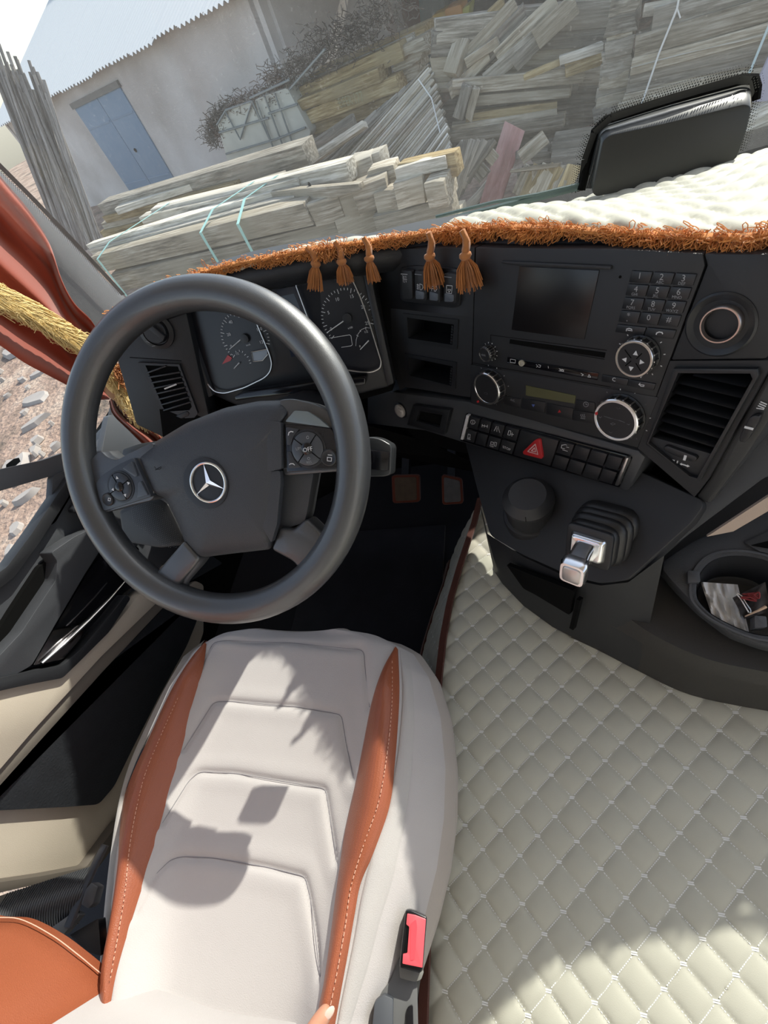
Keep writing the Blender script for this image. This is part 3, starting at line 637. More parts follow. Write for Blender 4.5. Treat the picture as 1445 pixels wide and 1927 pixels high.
# ceramic border and its dots along the left pillar
mb = MB(); 
def frit_strip(pts, wd, dots):        # pts in pixels on the windscreen
    P = [WS.px(x, y, .006) for x, y in pts]
    for i in range(len(P)-1):
        d = (P[i+1]-P[i]).normalized(); q = WS.n.cross(d)
        mb.add([P[i]-q*wd/2, P[i+1]-q*wd/2, P[i+1]+q*wd/2, P[i]+q*wd/2], [(0, 1, 2, 3)])
        L = (P[i+1]-P[i]).length; n_ = int(L/.0036)
        for k in range(n_):
            for r in range(4):
                c = P[i]+d*((k+.5*(r % 2))*.0036)+q*dots*(wd/2+.002+.0032*r); s_ = .0015*(1-.2*r)
                mb.add([c+d*s_, c+q*s_, c-d*s_, c-q*s_], [(0, 1, 2, 3)])
frit_strip([(-60, 252), (0, 312), (60, 372), (130, 445), (200, 520), (232, 555)], .012, -1)
frit_strip([(1091, 360), (1100, 300), (1118, 250), (1150, 222), (1230, 195), (1320, 168), (1390, 150), (1412, 152)], .010, 1)
frit_strip([(1412, 152), (1417, 175), (1402, 230), (1386, 292)], .004, 1)
stuff(mb.obj('frit_dots', FRIT, win1, recalc=False, sharp=0))
# lower glass seal seen past the end of the mat
SEAL = plastic('teal_grey_seal', (.10, .15, .15), .4)
MB().tube([WS.px(x, y, .01) for x, y in ((820, 420), (920, 395), (1010, 372), (1095, 350))], .006, 8).obj('glass_seal', SEAL, win1)
MB().tube([WS.px(x, y, .012) for x, y in ((820, 408), (930, 380), (1010, 366), (1095, 346))], .003, 8).obj('glass_seal', SEAL, win1)
# left pillar
pil = []
for (x0, y0), (x1, y1) in (((-140, 190), (-200, 320)), ((-60, 262), (-110, 400)), ((0, 322), (-30, 420)), ((60, 380), (60, 480)), ((130, 452), (130, 560)), ((200, 528), (185, 625)), ((238, 562), (215, 655)), ((265, 590), (240, 680))):
    A_ = onx(x0, y0, -.955); B_ = onx(x1, y1, -.985); pil.append([A_, A_.lerp(B_, .15)+V((.018, -.01, 0)), A_.lerp(B_, .75)+V((.02, 0, 0)), B_, B_+V((-.07, .02, 0)), A_+V((-.07, .05, 0))])
struct(MB().loft(pil).obj('trim_1', MGREY, sharp=50), 'grey grained left windscreen pillar')
# ---------------------------------------------------------------- driver's door
DX = -1.03
door = thing('door_1', None, None, V((-1.05, .3, FLZ))); struct(door, 'left cab door with black armrest and beige panel')
DF = Frame(V((DX, .3, -.6)), V((1, 0, 0)), V((0, 1, 0)))
def dplate(name, pts, x, th, mat, bev=.008, par=None, r=6, seg=2):
    F_ = Frame(V((x, .3, -.6)), V((1, 0, 0)), V((0, 1, 0)))
    return MB().plate(F_, rpoly(pts, r) if r else pts, -th, 0).obj(name, mat, par or door, bevel=bev, seg=seg)
dplate('inner_panel', [(-330, 1420), (-200, 1240), (-40, 1118), (14, 1078), (70, 1000), (112, 936), (150, 880), (215, 800), (270, 770), (330, 1000), (420, 1060), (330, 1110), (60, 1310), (-160, 1520)], -1.045, .05, DGREY, .012)
dplate('window_ledge', [(-320, 1340), (-120, 1170), (-30, 1098), (14, 1066), (60, 1004), (106, 934), (140, 885), (155, 890), (120, 950), (75, 1020), (28, 1085), (-30, 1130), (-140, 1210), (-320, 1380)], -1.025, .03, BLK, .008)
# pull handle channel and its rail
dplate('grip_recess', [(-20, 1215), (20, 1150), (75, 1065), (102, 1048), (108, 1062), (100, 1085), (60, 1160), (15, 1230), (-20, 1262)], -1.030, .02, VOID, 0)
dplate('grip_rail', [(-40, 1275), (40, 1190), (105, 1092), (108, 1055), (96, 1040), (140, 1010), (178, 992), (205, 1010), (160, 1080), (110, 1165), (60, 1252), (-40, 1310)], -.995, .04, DGREY, .014, seg=3)
dplate('dark_pocket', [(62, 1250), (112, 1165), (170, 1070), (215, 1015), (262, 1030), (262, 1090), (235, 1125), (160, 1200), (118, 1250)], -1.020, .02, GLOSS, .004)
hd = dplate('handle_plate', [(62, 1253), (100, 1185), (152, 1176), (168, 1160), (150, 1205), (120, 1240)], -1.000, .012, plastic('dark_chrome', (.16, .15, .15), .18, metal=1), .003)
MB().tube([onx(x, y, -.992) for x, y in ((78, 1248), (118, 1212), (165, 1168), (205, 1128), (236, 1093))], [.005, .009, .008, .005, .002], 10, flat=.6).obj('chrome_lever', CHR, hd)
dplate('lower_armrest', [(-60, 1300), (0, 1276), (60, 1262), (118, 1252), (152, 1222), (205, 1160), (238, 1118), (246, 1126), (205, 1190), (150, 1245), (118, 1276), (60, 1287), (0, 1300), (-60, 1330)], -.990, .04, BLK, .01)
dplate('beige_panel', [(-200, 1420), (-60, 1328), (0, 1300), (62, 1286), (120, 1274), (152, 1242), (208, 1186), (262, 1120), (300, 1095), (330, 1060), (352, 1072), (318, 1112), (190, 1236), (60, 1378), (0, 1448), (-200, 1640)], -1.000, .05, BEIGE, .012)
dplate('beige_edge', [(-200, 1640), (0, 1448), (60, 1378), (190, 1236), (318, 1112), (352, 1072), (362, 1086), (320, 1130), (195, 1262), (70, 1400), (0, 1478), (-200, 1690)], -1.008, .04, plastic('taupe_vinyl', (.17, .15, .125), .65, grain=.4, gs=420), .004)
dplate('lower_panel', [(-200, 1680), (0, 1472), (70, 1396), (196, 1258), (320, 1128), (368, 1092), (384, 1100), (384, 1190), (345, 1300), (262, 1420), (240, 1480), (228, 1545), (165, 1632), (80, 1650), (0, 1662), (-200, 1690)], -1.045, .03, BEIGE, .01)
dplate('rubber_inset', [(-200, 1700), (0, 1475), (70, 1400), (196, 1262), (320, 1131), (372, 1120), (372, 1165), (352, 1215), (300, 1310), (250, 1408), (215, 1480), (186, 1514), (120, 1519), (0, 1525), (-200, 1540)], -1.030, .02, LEAT, .008, r=10)
dplate('lower_edge', [(-200, 1700), (0, 1660), (80, 1648), (162, 1632), (225, 1545), (238, 1560), (180, 1640), (80, 1662), (0, 1680), (-200, 1720)], -1.02, .03, plastic('taupe_vinyl_dark', (.10, .085, .07), .65), .004)
# window: glass, cross bar, frame
struct(MB().grid(lambda u, v: V((-1.065, -.9+1.75*u, -.62+1.2*v)), 3, 3).obj('window_2', GLS, recalc=False), 'side window')
dplate('window_bar', [(-260, 990), (0, 883), (80, 866), (160, 838), (172, 868), (148, 882), (100, 895), (0, 924), (-260, 1030)], -1.055, .02, plastic('satin_grey_bar', (.10, .105, .115), .4), .004)
dplate('window_post', [(100, 895), (150, 876), (172, 862), (160, 900), (130, 940), (104, 985), (92, 990), (97, 940)], -1.045, .02, DGREY, .004)
win = MB().tube([onx(x, y, -1.04) for x, y in ((236, 690), (226, 740), (212, 770), (207, 800), (200, 836), (192, 856), (178, 868))], .008, 8); win.obj('window_seal', DGREY, door)
dplate('mirror_triangle', [(205, 780), (300, 800), (330, 860), (262, 880), (200, 862), (190, 852)], -1.02, .02, plastic('slate_plastic', (.09, .10, .115), .55, grain=.4), .006)
dplate('switch_pod', [(150, 935), (172, 915), (205, 922), (205, 965), (140, 965), (137, 958)], -1.005, .02, BLK2, .004)
# ---------------------------------------------------------------- curtain
CX0 = -.945
ctop = cat([(-150, 120), (-60, 240), (0, 330), (52, 392), (92, 455), (116, 525), (140, 570), (178, 612), (205, 690), (212, 722)], 5)
cbot = cat([(-150, 560), (-60, 612), (0, 650), (45, 682), (90, 706), (130, 727), (165, 745), (185, 752), (200, 752), (206, 752)], 5)
def curt(u, v):
    k = u*(len(ctop)-1); i = min(int(k), len(ctop)-2); f = k-i
    p = ctop[i].lerp(ctop[i+1], f); q = cbot[i].lerp(cbot[i+1], f); r = p.lerp(q, v)
    am = .028*(1-u*.7); x = CX0+am*math.sin(v*13+u*2.5)+.4*am*math.sin(v*27+1)+.02*(1-u)
    return onx(r.x, r.y, x)
ct = thing('curtain', 'rust red velour curtain tied back at the left side window', 'curtain', onx(212, 750, CX0)+V((0, 0, -.25)))
MB().grid(curt, 46, 60).obj('drape', CURT, ct, recalc=False, sharp=80)
# hanging tail below the tieback
tt = cat([(216, 742), (232, 770), (262, 795), (300, 815), (318, 835)], 4); tb = cat([(205, 755), (212, 780), (240, 808), (262, 830), (285, 852)], 4)
def tail(u, v):
    k = u*(len(tt)-1); i = min(int(k), len(tt)-2); f = k-i; r = tt[i].lerp(tt[i+1], f).lerp(tb[i].lerp(tb[i+1], f), v)
    return onx(r.x, r.y, CX0+.02+.012*math.sin(v*12))
MB().grid(tail, 16, 30).obj('drape_tail', CURT, ct, recalc=False, sharp=80)
TIEM = plastic('tan_tieback', (.42, .24, .13), .6)
MB().ell(onx(222, 732, CX0+.045), V((0, .028, .014)), V((0, -.014, .034)), V((.022, 0, 0))).obj('tieback', TIEM, ct)
def yarn_band(path, wd, n, r, curl, mat, name, parent, side):   # braided band with loose yarn ends; path in 3D, side = sideways vector
    P = cat(path, 8); mb = MB(); m = len(P)
    for s_ in (-.35, 0, .35):
        mb.tube([p+side*(wd*s_)+V((.004*math.sin(i*1.9+s_*5), 0, 0)) for i, p in enumerate(P)], wd*.22, 6, flat=.6)
    for i in range(n):
        k = random.randrange(m-1); p = P[k].lerp(P[k+1], random.random()); t = (P[k+1]-P[k]).normalized()
        sg = random.choice((-1, 1)); a0 = side*(wd*random.uniform(-.35, .3)); out = V((.006+random.random()*.012, 0, 0)) if abs(side.x) < .5 else V((0, -.01, .006))
        L = wd*random.uniform(.25, .85)
        q = [p+a0+out*.3, p+a0+out+side*(sg*L*.3)+t*(random.uniform(.0, 1)*curl), p+a0+out*1.1+side*(sg*L*.55)+t*(random.uniform(.4, 1.6)*curl), p+a0+out*.5+side*(sg*L*.75)+t*(random.uniform(.6, 2.2)*curl)]
        mb.tube(q, r, 4, cap=False)
    return stuff(mb.obj(name, mat, parent, recalc=False, sharp=60))
random.seed(31)
sd = (onx(60, 610, CX0)-onx(80, 575, CX0)).normalized()
yarn_band([onx(x, y, CX0+.055) for x, y in ((-120, 500), (-50, 540), (0, 565), (50, 592), (100, 622), (150, 652), (190, 690), (215, 728))], .036, 2600, .0007, .034, YEL, 'yellow_fringe', ct, sd)
yarn_band([onx(x, y, CX0+.07) for x, y in ((228, 735), (246, 764), (272, 786), (300, 802), (318, 808))], .036, 1100, .0007, .03, YEL, 'yellow_fringe', ct, (onx(250, 790, CX0)-onx(270, 765, CX0)).normalized())
def tassel(P0, knot, tip, n, spread, mat, name, parent, r=.00065, cordr=.004):
    mb = MB(); mb.tube(cat([P0, P0.lerp(knot, .5)+V((.004, 0, 0)), knot], 4), [cordr*.8]*4+[cordr]*4+[cordr*.8], 6)
    ax = (tip-knot).normalized(); L = (tip-knot).length; mb.lathe(knot-ax*.004, ax, [(.001, 0), (cordr*1.5, .003), (cordr*1.6, .007), (cordr*1.1, .011)], 10)
    for i in range(n):
        an = random.random()*6.283; rr = spread*math.sqrt(random.random()); u = ax.orthogonal().normalized(); w_ = ax.cross(u); o_ = u*math.cos(an)+w_*math.sin(an)
        ll = L*random.uniform(.75, 1.05)
        mb.tube([knot+ax*.004+o_*cordr*.6, knot+ax*ll*.45+o_*rr*.75, knot+ax*ll+o_*rr], r, 3, cap=False)
    return mb.obj(name, mat, parent, recalc=False, sharp=60)
BRT = cloth('brown_tassel_yarn', (.40, .16, .055), 900, .3, var=.3, vs=70)
tassel(onx(222, 690, CX0+.06), onx(232, 700, CX0+.075), onx(286, 765, CX0+.09), 150, .022, BRT, 'brown_tassel', ct, cordr=.008)
random.seed(33)
mb = MB()
for i in range(150):
    c = onx(random.gauss(232, 8), random.gauss(700, 12), CX0+.085); mb.tube([c, c+V((.006, random.uniform(-.012, .012), random.uniform(-.012, .012))), c+V((0, random.uniform(-.014, .014), random.uniform(-.014, .014)))], .0012, 4, cap=False)
stuff(mb.obj('tassel_loops', BRT, ct, recalc=False, sharp=60))
# ================================================================= dashboard
AF = Frame(ony(750, 600, .78), V((-.65404, -.72429, .21826)), V((.75271, -.65182, .09252)))
CF_ = Frame(ony(560, 620, .76), V((.08, -.93, .36)), V((1, 0, 0)))
LFp = Frame(ony(300, 700, .70), V((.25, -.90, .36)), V((1, 0, 0)))
dash = thing('dashboard', 'black truck dashboard with instruments, radio, air vents and switches', 'dashboard', V((.0, .7, -.88)))
def plate(name, F_, pts, h0, h1, mat, par=None, r=0, bev=0, seg=2, sharp=38):
    return MB().plate(F_, rpoly(pts, r) if r else pts, h0, h1).obj(name, mat, par or dash, bevel=bev, seg=seg, sharp=sharp)
def q2(F_, TL, TR, BL, BR, u, v):
    a_ = lerp2(TL, TR, u); b_ = lerp2(BL, BR, u); return lerp2(a_, b_, v)
def keys(F_, TL, TR, BL, BR, rows, cols, h0, h1, mat, par, name='key', gu=.03, gv=.05, bev=.0012):
    out = []
    for r in range(rows):
        for c in range(cols):
            u0, u1, v0, v1 = (c+gu)/cols, (c+1-gu)/cols, (r+gv)/rows, (r+1-gv)/rows
            out.append(plate(name, F_, [q2(F_, TL, TR, BL, BR, *k) for k in ((u0, v0), (u1, v0), (u1, v1), (u0, v1))], h0, h1, mat, par, bev=bev))
    return out
# edge of the dash top, where the mat hangs over
def edge_pt(x, y):
    pc = CF_.px(x, y, .045); pa = AF.px(x, y, -.02)
    if x <= 690: return pc
    if x >= 880: return pa
    return pc.lerp(pa, (x-690)/190)
EPX = [(206, 594), (240, 573), (300, 545), (400, 508), (520, 482), (640, 462), (750, 447), (850, 433), (950, 428), (1050, 430), (1130, 436), (1200, 440), (1320, 446), (1445, 440)]
EPR = [V((.30, .500, -.275)), V((.42, .585, -.295)), V((.62, .63, -.31)), V((.9, .65, -.315)), V((1.28, .69, -.32))]   # passenger side, out of view
EP = cat([edge_pt(*p) for p in EPX]+EPR, 8)
# roll under the edge
secs = []
for i, p in enumerate(EP):
    t = EP[min(i+1, len(EP)-1)]-EP[max(i-1, 0)]; t.z = 0; t.normalize(); o_ = V((t.y, -t.x, 0))
    secs.append([p+o_*a_+V((0, 0, b_)) for a_, b_ in ((-.12, -.03), (-.05, -.012), (-.02, -.008), (0, -.012), (.008, -.024), (.006, -.04), (-.006, -.056), (-.03, -.068), (-.08, -.08))])
MB().loft(secs, close=False).obj('brow', BLK, dash, sharp=60)
# shell under the mat, down to the windscreen
MB().grid(lambda u, v: (lambda p, q: p.lerp(q, v))(EP[min(int(u*(len(EP)-1)), len(EP)-1)]+V((0, .03, -.03)), V((EP[min(int(u*(len(EP)-1)), len(EP)-1)].x*1.02, .93, -.47))), 60, 4).obj('top_shell', BLK, dash, recalc=False)
# backing panels
plate('fascia_back', AF, [(700, 500), (900, 470), (1180, 470), (1330, 470), (1480, 470), (1560, 560), (1480, 700), (1340, 960), (1200, 900), (860, 850), (690, 800)], -.12, -.06, VOID)
plate('cluster_back', CF_, [(320, 560), (520, 480), (690, 450), (715, 470), (738, 735), (680, 752), (380, 790)], -.10, -.05, VOID)
plate('end_panel', LFp, [(208, 640), (300, 560), (345, 560), (395, 790), (330, 835), (255, 800)], -.08, -.004, BLK, bev=.006)
# knee panel beneath
MB().loft([[ony(300, 770, .66), ony(560, 775, .74), ony(690, 800, .80), ony(800, 830, .82)], [ony(310, 850, .62), ony(560, 900, .62), ony(740, 850, .80), ony(890, 870, .76)], [ony(320, 900, .74), ony(560, 960, .76), ony(750, 860, .84), ony(900, 890, .80)]], close=False).obj('knee_panel', VOID, dash, recalc=False)
# ---- instrument cluster
c6 = crop(330, 560, 3.705); c7 = crop(540, 500, 7.225)
plate('cluster_panel', CF_, [(332, 590), (352, 560), (520, 495), (600, 478), (680, 470), (700, 500), (736, 728), (680, 742), (560, 765), (445, 765), (392, 742)], -.05, -.012, BLK2, bev=.008)
plate('cluster_hood_edge', CF_, [(332, 598), (344, 585), (400, 745), (385, 752)], -.05, .004, DGREY, bev=.004)
plate('cluster_hood_edge', CF_, [(680, 505), (694, 500), (742, 722), (728, 728)], -.03, .002, BLK, bev=.004)
plate('cluster_lip', CF_, rpoly(c6([(410, 690), (480, 665), (1050, 575), (1320, 560), (1325, 575), (1322, 610), (420, 720)]), 3), -.02, .02, GLOSS, bev=.004)
g1 = rpoly(c6([(58, 120), (75, 80), (200, 58), (420, 60), (530, 90), (600, 260), (655, 390), (674, 460), (660, 520), (620, 560), (480, 628), (340, 668), (270, 655), (190, 560), (110, 340)]), 8, 3)
g2 = rpoly(c7([(120, 260), (150, 205), (300, 155), (700, 95), (850, 130), (900, 210), (1000, 430), (1110, 740), (1200, 1040), (1283, 1310), (1265, 1395), (1150, 1450), (1000, 1445), (700, 1400), (540, 1330), (330, 830), (200, 480)]), 8, 3)
FACE = plastic('dial_face', (.008, .009, .014), .35); FACE2 = plastic('dial_ring_face', (.016, .018, .026), .4)
for nm, gp, cpx, rr in (('speedometer', g1, c6([(485, 285)])[0], .052), ('rev_counter', g2, c7([(820, 710)])[0], .052)):
    gg = plate(nm, CF_, gp, -.03, -.008, FACE)
    MB().tube([CF_.px(x, y, .002) for x, y in gp], .0017, 6, closed=True).obj('chrome_bezel', SILV, gg)
    C = CF_.px(*cpx, -.006)
    MB().lathe(C, CF_.n, [(.009, 0), (.009, .004), (.0, .005)], 20).obj('hub', BLK2, gg)
    cl = CF_.loc(C)
    mb = MB()
    for k in range(33):
        an = math.radians(215-k*7.5); L = .008 if k % 4 == 0 else .004
        a_ = CF_.at(cl[0]+rr*math.cos(an), cl[1]+rr*math.sin(an), -.0068); b_ = CF_.at(cl[0]+(rr-L)*math.cos(an), cl[1]+(rr-L)*math.sin(an), -.0068)
        d_ = (b_-a_).normalized(); q = CF_.n.cross(d_)*.0006; mb.add([a_-q, b_-q, b_+q, a_+q], [(0, 1, 2, 3)])
    mb.obj('scale_ticks', WHT, gg, recalc=False, sharp=0)
# needles, numbers, sub-gauges
spd = bpy.data.objects['speedometer']; rev = bpy.data.objects['rev_counter']
FN = CF_.shift(-.004)
for par, p0, p1 in ((spd, (485, 268), (375, 362)), (spd, (445, 455), (408, 495))):
    MB().tube([FN.px(*c6([p])[0], 0) for p in (p0, p1)], [.0013, .0007], 5).obj('needle', WHT, par)
for par, p0, p1 in ((rev, (850, 695), (540, 912)), (rev, (1110, 1018), (995, 1140))):
    MB().tube([FN.px(*c7([p])[0], 0) for p in (p0, p1)], [.0013, .0007], 5).obj('needle', WHT, par)
for s_, p in (('20', (372, 258)), ('40', (385, 172)), ('60', (448, 128)), ('80', (525, 152)), ('100', (585, 222)), ('120', (605, 310)), ('0', (390, 340))):
    text(CF_, s_, *c6([p])[0], .0085, WHT, spd, h=-.0065)
text(CF_, 'km/h', *c6([(508, 330)])[0], .005, WHT, spd, h=-.0065); text(CF_, '1/2', *c6([(432, 392)])[0], .006, WHT, spd, h=-.0065)
for s_, p in (('5', (565, 640)), ('10', (682, 460)), ('15', (880, 420)), ('20', (1035, 560)), ('25', (1090, 782)), ('0', (600, 862))):
    text(CF_, s_, *c7([p])[0], .0085, WHT, rev, h=-.0065)
text(CF_, '1/2', *c7([(1075, 900)])[0], .006, WHT, rev, h=-.0065); text(CF_, '0', *c7([(992, 1098)])[0], .006, WHT, rev, h=-.0065); text(CF_, 'x100', *c7([(860, 845)])[0], .005, WHT, rev, h=-.0065)
MB().strokes(CF_, [c7([(580, 985), (850, 940), (870, 955), (888, 1075), (870, 1090), (740, 1110)])], .0009, -.0065).strokes(CF_, [c7([(935, 1090), (940, 1010), (965, 930), (1010, 870), (1075, 840), (1140, 850)])], .0007, -.0066).strokes(CF_, [c7([(1070, 835), (1072, 870)]), c7([(945, 945), (970, 960)]), c7([(990, 880), (1005, 895)])], .0009, -.0065).obj('scale_lines', WHT, rev, recalc=False, sharp=0)
MB().strokes(CF_, [c6([(p[0], p[1]), (p[2], p[3])]) for p in ((395, 395, 402, 402), (420, 372, 424, 382), (445, 366, 447, 376), (470, 374, 466, 384), (490, 395, 482, 402), (508, 410, 500, 416), (522, 435, 512, 440), (528, 455, 518, 458))], .0011, -.0065).obj('scale_lines', WHT, spd, recalc=False, sharp=0)
MB().plate(CF_, c6([(325, 465), (365, 400), (395, 420), (385, 440)]), -.007, -.0064).obj('red_zone', RED, spd)
plate('trip_display', CF_, c6([(535, 380), (640, 362), (640, 395), (605, 435), (545, 442)]), -.007, -.005, plastic('pale_lcd', (.24, .28, .33), .3), spd)
MB().tube([CF_.px(*p, -.004) for p in c6([(530, 380), (640, 360), (645, 395), (608, 438), (543, 446)])], .0009, 5, closed=True).obj('display_rim', SILV, spd)
plate('info_screen', CF_, [(520, 545), (600, 530), (612, 660), (548, 672)], -.02, -.008, plastic('blank_blue_screen', (.012, .018, .035), .18), dash)
plate('info_screen_glare', CF_, c7([(-190, 440), (95, 378), (215, 680), (-50, 700)]), -.009, -.0075, plastic('screen_glare_tint', (.05, .075, .11), .15), dash)  # lighter blue patch painted as a reflection on the screen
# ---- left vent and light switch
cl8 = crop(170, 560, 6.283)
vo = cl8([(560, 770), (1050, 790), (1270, 1370), (1230, 1420), (930, 1440), (880, 1380)]); 
vi = cl8([(650, 800), (1035, 815), (1200, 1290), (1170, 1330), (890, 1350), (860, 1300)])
vent = plate('air_vent', LFp, vi, -.02, .0005, VOID)
MB().ring(LFp, vo, vi, -.01, .004).obj('vent_frame', BLK2, vent)
for k in range(8):
    t = k/7; p0 = lerp2(cl8([(665, 875)])[0], cl8([(870, 1330)])[0], t); p1 = lerp2(cl8([(1045, 820)])[0], cl8([(1190, 1230)])[0], t)
    if k == 0: p0, p1 = cl8([(670, 890)])[0], cl8([(900, 805)])[0]
    a_, b_ = LFp.px(*p0, .003), LFp.px(*p1, .003); d_ = b_-a_
    MB().box((a_+b_)/2, d_/2, LFp.n*.004, d_.normalized().cross(LFp.n)*.0016).obj('vent_slat', BLK2, vent, bevel=.0006)
MB().tube([LFp.px(*p, .008) for p in cl8([(878, 1080), (1018, 1025)])], .0016, 6).obj('slat_marker', plastic('white_marker', (.75, .73, .70), .4), vent)
plate('vent_wheel', LFp, rpoly(cl8([(985, 1410), (1140, 1345), (1165, 1365), (1160, 1400), (1010, 1460), (990, 1440)]), 2), 0, .006, BLK2, vent, bev=.001)
MB().strokes(LFp, [cl8([(1055, 1468), (1170, 1415)]), cl8([(1160, 1410), (1180, 1410)])], .0009, .002).obj('vent_mark', WHT, vent, recalc=False, sharp=0)
lk = cl8([(785, 400)])[0]
ls = MB().lathe(LFp.px(*lk, 0), LFp.n, [(.034, -.005), (.034, .003), (.028, .005), (.026, .006), (.024, .003), (.0, .003)], 32).obj('light_switch', BLK2, dash)
MB().lathe(LFp.px(*lk, .003), LFp.n, [(.022, 0), (.022, .010), (.020, .012), (0, .012)], 28).obj('dial', BLK, ls)
MB().box(LFp.px(*lk, .018), LFp.a*.004+LFp.b*.004, (LFp.a*.6-LFp.b)*.016, LFp.n*.006).obj('grip', BLK, ls, bevel=.002)
MB().strokes(LFp, [cl8([(750, 405), (770, 420), (760, 430), (745, 415), (750, 405)]), cl8([(705, 310), (718, 330)]), cl8([(660, 515), (700, 535)]), cl8([(730, 575), (765, 570)]), cl8([(820, 250), (860, 235)])], .0008, .0165).obj('switch_marks', DIM, ls, recalc=False, sharp=0)
plate('seam', LFp, cl8([(465, 705), (1075, 745), (1075, 752), (465, 712)]), -.004, -.0032, VOID)
# ---- switch panel with rockers and two pockets
cA = crop(730, 480, 5.352)
def lp(a_, b_, t): return lerp2(a_, b_, t)
sp = MB()
pk1o, pk1i = cA([(150, 588), (708, 652), (693, 952), (160, 872)]), cA([(192, 628), (664, 700), (648, 905), (202, 838)])
pk2o, pk2i = cA([(168, 992), (688, 1082), (678, 1348), (180, 1245)]), cA([(206, 1028), (653, 1122), (638, 1318), (214, 1212)])
cell1 = [(735, 580), (890, 597), (888, 665), (738, 654)]; cell2 = [(738, 654), (888, 665), (885, 748), (762, 728)]
sp.plate(AF, [(690, 470), (893, 466), (890, 597), (735, 580), (708, 575)], -.05, 0)
sp.ring(AF, cell1, pk1i, -.05, 0).ring(AF, cell2, pk2i, -.05, 0)
sp.plate(AF, [(708, 575), (735, 580), (738, 654), (762, 728), (752, 735)], -.05, 0)
spo = sp.obj('switch_panel', FASC, dash)
for o_, i_ in ((pk1o, pk1i), (pk2o, pk2i)):
    pk = MB().ring(AF, o_, i_, -.045, .002).obj('pocket', BLK2, spo)
    MB().plate(AF, [lp(a_, b_, .0) for a_, b_ in zip(i_, i_)], -.05, -.042).obj('pocket_back', VOID, pk)
    mb = MB()
    for sx_, sgn in (((i_[0], i_[3]), 1), ((i_[1], i_[2]), -1)):
        for k in range(7):
            c = lp(sx_[0], sx_[1], (k+.7)/7.6); C_ = AF.px(c[0], c[1], -.001)
            mb.box(C_+AF.a*.0015*sgn, AF.a*.002, AF.b*.0018, AF.n*.002)
    mb.obj('pocket_teeth', BLK2, pk)
hs_ = plate('rocker_housing', AF, cA([(115, 130), (260, 105), (690, 138), (735, 180), (718, 515), (650, 535), (150, 468), (120, 440)]), 0, .004, BLK2, spo, r=5, bev=.0015)
for k, (TL, TR, BR, BL) in enumerate((((130, 150), (238, 160), (245, 445), (140, 440)), ((268, 158), (385, 168), (382, 465), (272, 450)), ((412, 170), (525, 182), (520, 482), (412, 462)), ((565, 182), (690, 195), (678, 492), (562, 478)))):
    ro = plate('rocker_switch', AF, cA([TL, TR, BR, BL]), .002, .012, BLK, dash, r=4, bev=.002, seg=2)
    mid0, mid1 = lerp2(TL, BL, .68), lerp2(TR, BR, .70)
    if k: plate('rocker_tip', AF, cA([(mid0[0]+6, mid0[1]), (mid1[0]-24, mid1[1]-2), (BR[0]-26, BR[1]-20), (BL[0]+8, BL[1]-8)]), .010, .0145, plastic('slate_tip', (.10, .115, .14), .5), ro, r=2, bev=.001)
    if k: MB().strokes(AF, [cA([lerp2(TL, BL, .12), lerp2(lerp2(TL, TR, .6), lerp2(BL, BR, .6), .12)])], .001, .0128).obj('rocker_line', DIM, ro, recalc=False, sharp=0)
    ic = {0: [[(130, 190), (195, 195)], [(150, 240), (190, 245)]], 1: [[(300, 290), (300, 345)], [(290, 300), (312, 303)], [(290, 320), (312, 323)], [(290, 338), (312, 341)], [(320, 290), (345, 300), (352, 325), (340, 350), (322, 350), (320, 290)]],
          2: [[(440, 308), (440, 360)], [(430, 315), (455, 318)], [(430, 335), (455, 338)], [(462, 305), (485, 315), (494, 338), (480, 365), (465, 362), (462, 305)]], 3: [[(590, 305), (647, 310), (640, 388), (588, 380), (590, 305)], [(602, 345), (632, 348), (625, 362), (615, 368), (604, 358), (602, 345)], [(615, 368), (615, 380)]]}[k]
    MB().strokes(AF, [cA(l) for l in ic], .0009, .0128).obj('rocker_symbol', WHT, ro, recalc=False, sharp=0)
    if k == 0:
        text(AF, '24 V', *cA([(165, 222)])[0], .006, WHT, ro, h=.0128); text(AF, '12 V', *cA([(168, 265)])[0], .006, WHT, ro, h=.0128)
# ---- head unit
cB = crop(880, 480, 5.352); cC = crop(1130, 480, 4.587); cD = crop(860, 640, 3.803)
hu = plate('head_unit', AF, [(895, 466), (1180, 470), (1322, 478), (1326, 500), (1200, 838), (1060, 792), (887, 748)], -.05, 0, FASC, bev=.001)
plate('screen_shroud', AF, cB([(330, 60), (1440, 110), (1440, 150), (1330, 150), (520, 112), (330, 85)]), -.01, .004, FASC, hu, bev=.002)
plate('screen', AF, cB([(520, 115), (1325, 155), (1172, 850), (440, 755)]), -.006, .001, plastic('dark_screen', (.008, .007, .008), .3), hu, bev=.0005)
plate('disc_slot', AF, cB([(425, 850), (1385, 985), (1375, 1035), (420, 888)]), -.006, .0008, VOID, hu)
MB().strokes(AF, [cB([(420, 888), (1375, 1050)]), cB([(230, 805), (232, 870)]), cB([(232, 805), (1400, 960)]), cB([(40, 1085), (1440, 1330)]), cB([(30, 1100), (340, 1150)])], .0007, .0004).obj('seam_lines', VOID, hu, recalc=False, sharp=0)
us = plate('port_strip', AF, cB([(400, 1028), (1318, 1190), (1302, 1262), (395, 1092)]), -.003, .0012, GLOSS, hu, bev=.0004)
